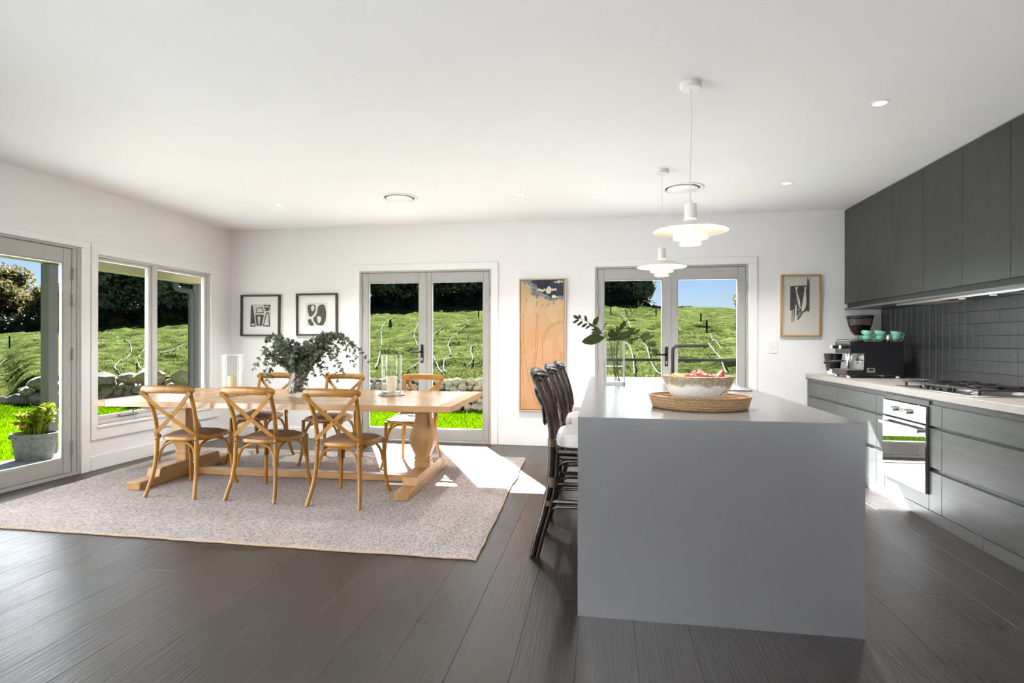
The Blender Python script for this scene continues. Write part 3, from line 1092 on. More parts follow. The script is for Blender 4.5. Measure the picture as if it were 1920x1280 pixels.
crD = [crown_mesh('crown', s, TREE_D, 9000, (2.7, 2.7, 3.9), 4.4, 0.19) for s in (1, 2, 3)]
crO = [crown_mesh('crown', s, TREE_O, 10000, (2.6, 2.6, 3.4), 5.0, 0.17) for s in (4, 5)]
trk = [trunk_mesh(1, 6.0, 0.22), trunk_mesh(2, 6.5, 0.16)]
rt = random.Random(5)
trees = [(18, 64, 5.6, 'O'), (64, 63, 5.4, 'O'), (116, 62, 5.2, 'O'), (168, 60, 5.6, 'O'), (-130, 56, 8.4, 'O'), (-62, 52, 9.0, 'O'), (-12, 60, 9.6, 'O'), (40, 57, 7.4, 'O'), (88, 52, 6.1, 'O'), (140, 56, 6.6, 'O'),
         (196, 54, 7.7, 'D'), (238, 50, 9.5, 'D'), (290, 56, 10, 'D'), (330, 50, 10, 'D'), (372, 55, 10.5, 'D'), (430, 52, 10, 'D'), (500, 54, 10, 'D'), (580, 52, 10, 'D'),
         (655, 54, 10.5, 'D'), (712, 50, 10, 'D'), (752, 55, 11, 'D'), (792, 50, 10, 'D'), (838, 54, 11, 'D'), (880, 50, 10, 'D'), (925, 53, 11, 'D'), (985, 52, 10, 'D'), (1050, 54, 10, 'D'),
         (1110, 51, 9.0, 'D'), (1150, 55, 8.6, 'D'), (1170, 52, 7.6, 'D'), (1202, 54, 5.2, 'D'), (1418, 60, 5.6, 'O'), (1480, 58, 7.4, 'O')]
for i, (u, w, h, kind) in enumerate(trees):
    rr = (u - 960) / FPX
    x, y = (CY * rr - SY) * w, (SY * rr + CY) * w
    z = float(hill(x, y, False)) - (1.3 if kind == 'O' else 0.3)
    if kind == 'O':
        lab = 'olive brown gum tree at the far left of the tree line' if u < 200 else 'small pale gum tree at the right edge of the right glass door'
        gp = 'gum trees at the left of the tree line' if u < 200 else 'pale gum trees on the right of the crest'
    else:
        lab, gp = 'dark evergreen tree in the row along the crest of the slope', 'dark trees along the crest'
    t = thing('gum_tree' if kind == 'O' else 'evergreen_tree', lab, 'tree', (x, y, z), rt.uniform(0, 6.28), gp)
    s = h / 8.6
    cr, core = (crO[i % 2] if kind == 'O' else crD[i % 3])
    wd = s * (0.9 if u in (1202, 1170) else 1.12)
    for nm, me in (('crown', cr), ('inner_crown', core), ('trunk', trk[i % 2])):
        o = link(nm, me, t)
        o.scale = (wd, wd, s) if nm != 'trunk' else (s, s, s)
# low growth under the trees
BUSH = leafmat('yellow_green_bush', (0.056337, 0.066901, 0.0042253), (0.1338, 0.14084, 0.014084), 0.4)
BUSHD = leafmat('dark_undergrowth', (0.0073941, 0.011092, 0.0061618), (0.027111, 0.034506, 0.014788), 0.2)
bm1, bc1 = crown_mesh('foliage', 21, BUSH, 500, (0.8, 0.6, 0.45), 0.5, 0.13)
bm2, bc2 = crown_mesh('foliage', 22, BUSHD, 1600, (2.8, 1.6, 1.5), 0.9, 0.16)
for (u, w, s, lab) in ((224, 45, 0.8, 'bright yellow green bush under the dark trees in the left window'), (322, 46, 0.9, 'bright yellow green bush under the trees in the right window pane'), (272, 46, 0.5, 'small yellow green bush beside the left window mullion'), (52, 50, 0.9, 'low yellow flowering scrub under the gum trees in the left door')):
    rr = (u - 960) / FPX
    x, y = (CY * rr - SY) * w, (SY * rr + CY) * w
    t = thing('bush', lab, 'bush', (x, y, float(hill(x, y)) - 0.1))
    o = link('foliage', bm1, t)
    o.scale = (s, s, s)
for u in list(range(-120, 1200, 45)):
    w = 50 + (u * 7) % 5
    rr = (u - 960) / FPX
    x, y = (CY * rr - SY) * w, (SY * rr + CY) * w
    t = thing('undergrowth_shrub', 'dark low shrub filling the foot of the tree line', 'shrub', (x, y, float(hill(x, y, False)) - 0.4), u * 1.3, 'dark shrubs under the tree line')
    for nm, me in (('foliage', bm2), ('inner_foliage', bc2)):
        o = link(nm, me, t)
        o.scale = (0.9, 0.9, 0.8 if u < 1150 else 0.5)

# small sapling on the slope (left of the middle doors)
x, y, z = on_hill(731, 617)
t = thing('sapling', 'small dark conical sapling on the slope in the middle doors', 'sapling', (x, y, z - 0.05))
mb = MB().cyl((0, 0, 0), (0, 0, 0.42), 0.015, 0.006, 6)
mb.build('stem', PICK, t)
mb = MB()
for k in range(40):
    a, zz = rt.uniform(0, 6.28), rt.uniform(0.12, 0.45)
    r_ = 0.22 * (0.52 - zz)
    p = Vector((math.cos(a) * r_, math.sin(a) * r_, zz))
    mb.add([p, p + Vector((0.05, 0.02, 0.09)), p + Vector((-0.03, 0.05, 0.10))], [(0, 1, 2)])
mb.build('foliage', BUSHD, t, smooth=False)

# ------------------------------------------------------------------ potted plants on the verandah
POTC = mat('weathered_concrete_pot', (0.14788, 0.15158, 0.1331), 0.85, var=0.22, scale=26, bump=0.5, spec=0.15)
POTD = mat('dark_tin_pot', (0.10, 0.105, 0.10), 0.5, var=0.2)
SOIL = mat('potting_soil', (0.05, 0.04, 0.035), 0.95, var=0.3, scale=60, bump=0.5)
LEAFG = leafmat('succulent_leaf', (0.12676, 0.18309, 0.011267), (0.30986, 0.33802, 0.028168), 0.35, 0.4, 6)
FLOW = leafmat('orange_flower', (0.52817, 0.15493, 0.021126), (0.56337, 0.3169, 0.035211), 0.3, 0.5, 8)
t = thing('planter_pot', 'weathered grey oval pot with a yellow green plant on the verandah', 'planter', (-6.05, 5.03, -0.035), R(12))
prof = [(0.165, 0), (0.175, 0.01), (0.195, 0.14), (0.212, 0.235), (0.224, 0.24), (0.226, 0.285), (0.210, 0.288), (0.20, 0.25), (0.0, 0.245)]
MB().lathe(prof, n=32, sx=1.0, sy=0.72, cap0=True).build('pot', POTC, t)
MB().lathe([(0.0, 0.262), (0.10, 0.262), (0.20, 0.252)], n=20, sx=1, sy=.72).build('soil', SOIL, t)
for k in (-0.9, -0.25, 0.5):
    MB().tube(spline([(0.21 * math.sin(k) - .02, -0.15 * math.cos(k) - .008, 0.255), (0.21 * math.sin(k), -0.16 * math.cos(k) - .012, 0.235), (0.21 * math.sin(k) + .02, -0.15 * math.cos(k) - .008, 0.255)], 3), 0.006, 6).build('lug', POTC, t)
rp = random.Random(9)
stems, lv, fl = MB(), MB(), MB()


def leaf_pts(mb, base, dirv, side, L, Wd, fold=0.15):
    d_, s_ = Vector(dirv).normalized(), Vector(side).normalized()
    n_ = d_.cross(s_)
    P = [(0, 0, 0), (0.3, 0.42, 0.0), (0.62, 0.5, -0.03), (0.88, 0.26, -0.10), (1, 0, -0.16), (0.88, -0.26, -0.10), (0.62, -0.5, -0.03), (0.3, -0.42, 0.0), (0.35, 0, -fold), (0.7, 0, -fold * 0.9)]
    vs = [Vector(base) + d_ * (a * L) + s_ * (b * Wd) + n_ * (c_ * L * 0.6) for a, b, c_ in P]
    mb.add(vs, [(0, 1, 8), (1, 2, 9, 8), (2, 3, 9), (3, 4, 9), (4, 5, 9), (5, 6, 9), (6, 7, 8, 9), (7, 0, 8)])


for k in range(46):
    a = rp.uniform(0, 6.28)
    r0, r1 = rp.uniform(0, 0.11), rp.uniform(0.05, 0.21)
    h = rp.uniform(0.10, 0.27) + 0.05 * math.cos(a)
    b0 = Vector((r0 * math.cos(a), r0 * math.sin(a) * .7, 0.255))
    b1 = Vector((r1 * math.cos(a) * 0.95 + 0.03, r1 * math.sin(a) * .8, 0.27 + h))
    mid = (b0 + b1) / 2 + Vector((0, 0, 0.03))
    P = spline([b0, mid, b1], 4)
    stems.tube(P, 0.006, 5)
    for q in range(7):
        p = P[min(len(P) - 1, 3 + q)] if q < 5 else P[-1]
        aa = rp.uniform(0, 6.28)
        dv = Vector((math.cos(aa), math.sin(aa), rp.uniform(-0.1, 0.9)))
        leaf_pts(lv, p, dv, dv.cross(Vector((0, 0, 1))), rp.uniform(0.05, 0.085), rp.uniform(0.04, 0.06))
    if k % 5 == 0 and b1.x < 0.05:
        for q in range(10):
            fl.sphere(b1 + Vector((rp.uniform(-.03, .03), rp.uniform(-.03, .03), rp.uniform(0, .03))), 0.010, 6, 4)
stems.build('stems', LEAFG, t)
o = lv.build('foliage', LEAFG, t, smooth=False)
o['kind'] = 'stuff'
fl.build('flowers', FLOW, t)['kind'] = 'stuff'
t = thing('tin_pot', 'dark tin pot partly hidden beside the left door frame', 'pot', (-5.56, 5.24, -0.035))
MB().lathe([(0.075, 0), (0.08, 0.005), (0.088, 0.235), (0.093, 0.24), (0.093, 0.255), (0.083, 0.255), (0.082, 0.225), (0.0, 0.22)], n=24, cap0=True).build('pot', POTD, t)
mb = MB()
for k in range(5):
    a = k * 1.3
    mb.tube(spline([(0, 0, 0.22), (0.05 * math.cos(a), 0.05 * math.sin(a), 0.30), (0.14 * math.cos(a), 0.14 * math.sin(a), 0.33)], 4), 0.005, 5)
    leaf_pts(mb, (0.13 * math.cos(a), 0.13 * math.sin(a), 0.33), (math.cos(a), math.sin(a), -.3), (-math.sin(a), math.cos(a), 0), 0.10, 0.04)
mb.build('foliage', LEAFG, t, smooth=False)

# ================================================================== RUG
def rug_mat():
    t = NT('braided_jute')
    v = t.coord('Object')
    w = t.n('ShaderNodeTexWave', wave_type='BANDS', bands_direction='X', wave_profile='SIN')
    t.t.links.new(v, w.inputs['Vector'])
    w.inputs['Scale'].default_value = 21.0
    w.inputs['Distortion'].default_value = 1.2
    w.inputs['Detail'].default_value = 2.0
    w.inputs['Detail Scale'].default_value = 6.0
    fl_ = t.noise(t.coord('Object', (85, 34, 60)), 1.0, 3, 0.75)
    big = t.noise(v, 1.4, 3)
    col = t.ramp(fl_, [(0.30, (0.11, 0.075, 0.055)), (0.41, (0.26, 0.215, 0.195)), (0.53, (0.42, 0.375, 0.355)), (0.72, (0.54, 0.50, 0.485))])
    col = t.mix(0.22, col, t.ramp(big, [(0.3, (0.38, 0.32, 0.28)), (0.7, (0.55, 0.51, 0.49))]))
    hgt = t.math('ADD', t.math('MULTIPLY', w.outputs['Fac'], 0.8), t.math('MULTIPLY', fl_, 0.9))
    dark = t.math('ADD', t.math('MULTIPLY', w.outputs['Fac'], 0.22), 0.80)
    hsv = t.n('ShaderNodeHueSaturation')
    t.i(hsv, 'Color', col)
    t.i(hsv, 'Value', dark)
    t.pbr(hsv.outputs[0], 0.95, 0, t.bump(hgt, 0.7, 0.006), spec=0.1)
    return t.m


RUGM = rug_mat()
corners = [(-0.70, 3.04), (-0.80, 5.79), (-4.66, 5.72), (-4.45, 3.05)]
rr_ = random.Random(2)


def edge(a, b, n):
    a, b = Vector((*a, 0)), Vector((*b, 0))
    nrm = (b - a).cross(Vector((0, 0, 1))).normalized()
    out = []
    for i in range(n):
        f = i / n
        w = 0.0 if i == 0 else (mnoise.noise(Vector((f * 9 + a.x, a.y * 3, 0))) * 0.016 + rr_.uniform(-.003, .003))
        out.append(a.lerp(b, f) + nrm * w)
    return out


outl = []
for k in range(4):
    outl += edge(corners[k], corners[(k + 1) % 4], 60)
cen = Vector((-2.65, 4.4, 0))
rugo = thing('rug', 'pale beige braided jute rug under the dining table', 'rug', (cen.x, cen.y, 0))
vs, fs = [], []
N_ = len(outl)
for ring, (sc, z) in enumerate(((1.0, 0.0), (1.0015, 0.006), (0.9985, 0.0115), (0.992, 0.0122))):
    for p in outl:
        q = (p - cen) * sc
        vs.append((q.x, q.y, z))
for r_ in range(3):
    for k in range(N_):
        l = (k + 1) % N_
        fs.append((r_ * N_ + k, r_ * N_ + l, (r_ + 1) * N_ + l, (r_ + 1) * N_ + k))
fs.append(tuple(3 * N_ + k for k in range(N_)))
MB().add(vs, fs).build('weave', RUGM, rugo, smooth=False)
BRAID = mat('rug_edge_braid', (0.40, 0.29, 0.20), 0.9, var=0.4, scale=150, bump=0.6)
MB().tube([p - cen + Vector((0, 0, 0.007)) for p in outl], 0.0068, 6, True).build('edge_braid', BRAID, rugo)
RZ = 0.0125

# ================================================================== DINING TABLE
T = thing('dining_table', 'long pale oak trestle dining table with two turned pedestals', 'table', (-2.66, 4.615, RZ), R(1.9))
hx, hy, zt = 1.515, 0.635, 0.738
nb = 6
for k in range(nb):
    y0 = -hy + 2 * hy * k / nb
    y1 = -hy + 2 * hy * (k + 1) / nb
    MB().box(-hx + 0.105, hx - 0.105, y0 + .0003, y1 - .0003, zt - 0.047, zt, 0.0016).build('board', TABLEW, T)
for s in (-1, 1):
    MB().box(s * (hx - 0.1045), s * hx, -hy, hy, zt - 0.047, zt, 0.003).build('end_board', TABLEY, T)
for px in (-1.17, 1.115):
    # bolster under the top with chamfered ends
    MB().prism([(-0.50, zt - 0.047), (0.50, zt - 0.047), (0.46, zt - 0.085), (0.41, zt - 0.093), (-0.41, zt - 0.093), (-0.46, zt - 0.085)], 'X', px - 0.055, px + 0.055).build('bolster', TABLEY, T, smooth=False)
    # foot: long lower rail and a shorter block on it
    MB().box(px - 0.062, px + 0.062, -0.61, 0.61, 0.0, 0.066, 0.006).build('foot', TABLEY, T)
    MB().prism([(-0.40, 0.066), (0.40, 0.066), (0.385, 0.128), (0.36, 0.138), (-0.36, 0.138), (-0.385, 0.128)], 'X', px - 0.060, px + 0.060).build('foot_block', TABLEY, T, smooth=False)
    # square baluster pedestal
    prof = [(0.070, 0.138), (0.070, 0.185), (0.064, 0.190), (0.064, 0.200), (0.070, 0.205), (0.070, 0.222), (0.064, 0.228), (0.066, 0.245), (0.082, 0.285), (0.100, 0.335), (0.107, 0.375), (0.104, 0.415), (0.092, 0.46), (0.076, 0.51), (0.066, 0.555),
            (0.064, 0.590), (0.066, 0.600), (0.074, 0.607), (0.074, 0.620), (0.068, 0.626), (0.070, zt - 0.093)]
    mb = MB()
    vs, fs = [], []
    for (r_, z) in prof:
        c_ = r_ * 0.30
        for (a, b) in ((r_, -r_ + c_), (r_, r_ - c_), (r_ - c_, r_), (-r_ + c_, r_), (-r_, r_ - c_), (-r_, -r_ + c_), (-r_ + c_, -r_), (r_ - c_, -r_)):
            vs.append((px + a, b, z))
    for i in range(len(prof) - 1):
        for k in range(8):
            l = (k + 1) % 8
            fs.append((i * 8 + k, i * 8 + l, (i + 1) * 8 + l, (i + 1) * 8 + k))
    fs.append(tuple(range(8)))
    fs.append(tuple((len(prof) - 1) * 8 + k for k in range(8)))
    mb.add(vs, fs).build('pedestal', TABLEZ, T, angle=25)
MB().box(-1.11, 1.055, -0.045, 0.045, 0.004, 0.060, 0.004).build('stretcher', TABLEW, T)


# ================================================================== CROSS-BACK CHAIRS
BOLT = mat('chair_bolt', (0.05, 0.035, 0.02), 0.4, 0.5)


def make_chair():
    t = thing('dining_chair', 'x', 'chair')
    rear = [(0.212, -0.285, 0.0), (0.203, -0.262, 0.06), (0.188, -0.232, 0.16), (0.178, -0.212, 0.28), (0.172, -0.205, 0.42), (0.172, -0.205, 0.50), (0.178, -0.232, 0.66), (0.192, -0.290, 0.80), (0.198, -0.312, 0.845)]
    front = [(0.188, 0.195, 0.452), (0.190, 0.198, 0.30), (0.196, 0.206, 0.16), (0.208, 0.222, 0.06), (0.220, 0.240, 0.0)]
    for s in (-1, 1):
        P = spline([(x * s, y, z) for x, y, z in rear], 5)
        MB().tube(P, [0.0165 - 0.003 * abs(i / len(P) - .5) for i in range(len(P))], 10).build('rear_leg', HONEY, t)
    for s in (-1, 1):
        P = spline([(x * s, y, z) for x, y, z in front], 5)
        MB().tube(P, [0.0175 - 0.004 * i / len(P) for i in range(len(P))], 10).build('front_leg', HONEY, t)
    # top rail: bowed backwards with rounded ends
    P, rr2 = [], []
    for i in range(19):
        f = i / 18 * 2 - 1
        P.append((0.232 * f, -0.342 + 0.040 * f * f, 0.848 + 0.010 * (1 - f * f)))
        rr2.append(1.0 if abs(f) < 0.88 else max(0.35, math.sqrt(max(0, 1 - ((abs(f) - 0.88) / 0.13) ** 2))))
    MB().tube(P, [0.0305 * r_ for r_ in rr2], 12, sx=1.0, sy=0.42, up=(0, 0, 1)).build('top_rail', HONEY, t)
    # crossing straps, running past the posts to the seat sides
    for s in (-1, 1):
        off = -0.008 if s > 0 else -0.001
        A = spline([(-0.212 * s, -0.328 + off, 0.838), (-0.12 * s, -0.298 + off, 0.745), (0.0, -0.264 + off, 0.635), (0.11 * s, -0.238 + off, 0.545), (0.182 * s, -0.214 + off, 0.490), (0.226 * s, -0.14, 0.462), (0.236 * s, -0.09, 0.450)], 5)
        ups = (0, 1, 0.12)
        mb = MB()
        mb.flat(A[:21], 0.030, 0.0075, ups)
        mb.flat(A[20:], 0.030, 0.0075, (0.75 * s, -0.66, 0.1))
        mb.build('cross_strap', HONEY, t)
    # seat frame and pad
    def outline(f, m=40):
        pts = []
        for k in range(m):
            a = 2 * PI * k / m
            c_, s_ = math.cos(a), math.sin(a)
            e = 0.62
            x = math.copysign(abs(c_) ** e, c_)
            y = math.copysign(abs(s_) ** e, s_)
            hw = lerp(0.186, 0.228, (y + 1) / 2)
            pts.append((x * hw * f, 0.005 + y * 0.218 * f))
        return pts
    vs, fs = [], []
    rings = [(0.975, 0.436), (1.0, 0.442), (1.0, 0.462), (0.985, 0.468), (0.90, 0.469)]
    m = 40
    for f, z in rings:
        vs += [(x, y, z) for x, y in outline(f)]
    for i in range(len(rings) - 1):
        fs += [(i * m + k, i * m + (k + 1) % m, (i + 1) * m + (k + 1) % m, (i + 1) * m + k) for k in range(m)]
    fs.append(tuple(range(m)))
    MB().add(vs, fs).build('seat_frame', HONEY, t)
    vs, fs = [], []
    rings = [(0.90, 0.466), (0.87, 0.475), (0.75, 0.486), (0.5, 0.493), (0.2, 0.496)]
    for f, z in rings:
        vs += [(x, y, z) for x, y in outline(f)]
    for i in range(len(rings) - 1):
        fs += [(i * m + k, i * m + (k + 1) % m, (i + 1) * m + (k + 1) % m, (i + 1) * m + k) for k in range(m)]
    fs.append(tuple((len(rings) - 1) * m + k for k in range(m)))
    MB().add(vs, fs).build('seat_pad', PADBROWN, t)
    # bentwood arches between neighbouring legs
    fl_, fr_, rl_, rr3 = (-0.192, 0.200), (0.192, 0.200), (-0.178, -0.208), (0.178, -0.208)
    for a, b, inset in ((fl_, fr_, (0, -0.022)), (rl_, rr3, (0, 0.022)), (fl_, rl_, (0.024, 0)), (fr_, rr3, (-0.024, 0))):
        A, B = Vector((*a, 0)), Vector((*b, 0))
        ins = Vector((*inset, 0))
        P = []
        for f, z in ((0.055, 0.265), (0.06, 0.30), (0.085, 0.345), (0.17, 0.395), (0.32, 0.422), (0.5, 0.430), (0.68, 0.422), (0.83, 0.395), (0.915, 0.345), (0.94, 0.30), (0.945, 0.265)):
            P.append(A.lerp(B, f) + ins * min(1, (z - 0.25) * 6) + Vector((0, 0, z)))
        MB().tube(spline(P, 3), 0.0105, 8).build('arch_brace', HONEY, t)
    for s in (-1, 1):
        for (x, y, z) in ((0.172, -0.222, 0.50), (0.172, -0.222, 0.448), (0.228, -0.105, 0.455)):
            MB().sphere((x * s, y, z), 0.005, 8, 5).build('bolt', BOLT, t)
    MB().cyl((0, -0.282, 0.635), (0, -0.274, 0.635), 0.005, n=8).build('bolt', BOLT, t)
    return t


proto = make_chair()
chairs = [(-3.345, 4.095, 1.5, 'honey bentwood cross-back chair at the near table side, nearest the left window'),
          (-2.650, 4.105, -1.5, 'honey bentwood cross-back chair in the middle of the near table side'),
          (-1.945, 4.070, -2.0, 'honey bentwood cross-back chair on the near table side closest to the island'),
          (-3.520, 5.240, 181, 'honey cross-back chair across the table, behind the left half of the eucalyptus'),
          (-2.735, 5.250, 180, 'honey cross-back chair across the table, under the eucalyptus and the oval print'),
          (-1.870, 5.260, 178, 'honey cross-back chair across the table in front of the glass doors')]
for i, (x, y, a, lab) in enumerate(chairs):
    c = proto if i == 0 else copy_tree(proto)
    c.location = (x, y, RZ)
    c.rotation_euler = (0, 0, R(a))
    tag(c, lab, 'chair', 'cross-back chairs around the dining table')

# ================================================================== ISLAND
IX0, IX1, IY0, IY1, IH = -0.105, 1.0914, 2.508, 5.488, 0.901
isl = thing('kitchen_island', 'large grey stone waterfall kitchen island', 'kitchen island', ((IX0 + IX1) / 2, (IY0 + IY1) / 2, 0))
ax0, ax1 = IX0 - (IX0 + IX1) / 2, IX1 - (IX0 + IX1) / 2
ay0, ay1 = IY0 - (IY0 + IY1) / 2, IY1 - (IY0 + IY1) / 2
SX0, SX1, SY0, SY1 = 0.53, 1.025, 4.06, 5.16                        # sink cut-out in world
cx, cy = (IX0 + IX1) / 2, (IY0 + IY1) / 2
mb = MB()
mb.box(ax0, ax1, ay0 + 0.04, SY0 - cy, IH - 0.04, IH)
mb.box(ax0, ax1, SY1 - cy, ay1 - 0.04, IH - 0.04, IH)
mb.box(ax0, SX0 - cx, SY0 - cy, SY1 - cy, IH - 0.04, IH)
mb.box(SX1 - cx, ax1, SY0 - cy, SY1 - cy, IH - 0.04, IH)
mb.build('stone_top', STONE_TOP, isl, smooth=False)
MB().prism([(ay0, 0), (ay0 + 0.04, 0), (ay0 + 0.04, IH), (ay0 + 0.0015, IH), (ay0, IH - 0.0015)], 'X', ax0, ax1).build('waterfall_end', STONE_TOP, isl, smooth=False)
MB().box(ax0, ax1, ay1 - 0.04, ay1, 0, IH, 0.001).build('waterfall_end', STONE_TOP, isl, smooth=False)
MB().box(ax0 + 0.36, ax1 - 0.022, ay0 + 0.04, ay1 - 0.04, 0.1, IH - 0.25).build('carcass', CABD, isl)
MB().box(ax0 + 0.36, ax1 - 0.06, ay0 + 0.04, ay1 - 0.04, 0, 0.1).build('plinth', CABD, isl)
MB().box(ax0 + 0.345, ax0 + 0.36, ay0 + 0.04, ay1 - 0.04, 0.0, IH - 0.04).build('back_panel', CABY, isl)
for k in range(5):
    y0 = ay0 + 0.05 + k * 0.577
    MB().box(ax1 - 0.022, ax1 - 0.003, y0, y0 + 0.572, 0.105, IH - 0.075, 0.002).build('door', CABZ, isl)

# inset sink
S = thing('kitchen_sink', 'stainless steel inset sink with drainer at the far end of the island', 'sink', ((SX0 + SX1) / 2, (SY0 + SY1) / 2, IH))
wx, wy = (SX1 - SX0) / 2, (SY1 - SY0) / 2
mb = MB()
mb.box(-wx - .012, wx + .012, -wy - .012, -wy + .03, 0.0003, 0.004, 0.001)
mb.box(-wx - .012, wx + .012, wy - .03, wy + .012, 0.0003, 0.004, 0.001)
mb.box(-wx - .012, -wx + .03, -wy + .03, wy - .03, 0.0003, 0.004, 0.001)
mb.box(wx - .05, wx + .012, -wy + .03, wy - .03, 0.0003, 0.004, 0.001)
mb.box(-wx + .03, wx - .05, -0.03, 0.03, 0.0003, 0.004, 0.001)
mb.build('sink_rim', STEEL, S)
for (y0, y1, dz, nm) in ((-wy + .03, -0.03, -0.19, 'bowl'), (0.03, wy - .03, -0.19, 'bowl')):
    x0, x1 = -wx + .03, wx - .05
    m2 = MB()
    r0 = [(x0, y0), (x1, y0), (x1, y1), (x0, y1)]
    r1 = [(x0 + .02, y0 + .02), (x1 - .02, y0 + .02), (x1 - .02, y1 - .02), (x0 + .02, y1 - .02)]
    m2.add([(a, b, 0.003) for a, b in r0] + [(a, b, dz) for a, b in r1], [(0, 1, 5, 4), (1, 2, 6, 5), (2, 3, 7, 6), (3, 0, 4, 7), (4, 5, 6, 7)])
    m2.build(nm, STEEL, S, smooth=False)
    MB().lathe([(0.0, 0.002), (0.03, 0.002), (0.04, 0.0)], ((x0 + x1) / 2, (y0 + y1) / 2, dz + .001), 20).build('drain', CHROME, S)
MB().box(-wx - .014, wx + .014, -wy - .0155, -wy - .012, 0.0003, 0.006).build('black_edge', BLACKM, S)
F = thing('kitchen_tap', 'dark bronze right-angled kitchen tap on the island', 'tap', (0.655, 5.29, IH))
MB().lathe([(0.029, 0), (0.029, 0.004), (0.022, 0.008), (0.022, 0.055), (0.0, 0.058)], n=24, cap0=True).build('tap_base', BRONZE, F)
pts = [(0, 0, 0.05), (0, 0, 0.255)] + spline([(0, 0, 0.258), (0.006, 0, 0.285), (0.03, 0, 0.305), (0.06, 0, 0.309)], 5) + [(0.30, 0, 0.309)]
MB().tube(pts, 0.0155, 16).build('spout', BRONZE, F)
MB().cyl((0.298, 0, 0.309), (0.318, 0, 0.309), 0.018, n=16).build('nozzle', BRONZE, F)
MB().cyl((0.285, 0, 0.30), (0.285, 0, 0.288), 0.012, n=12).build('aerator', BRONZE, F)
MB().tube([(0.02, 0, 0.035), (0.075, -0.01, 0.045)], 0.006, 8).build('tap_lever', BRONZE, F)

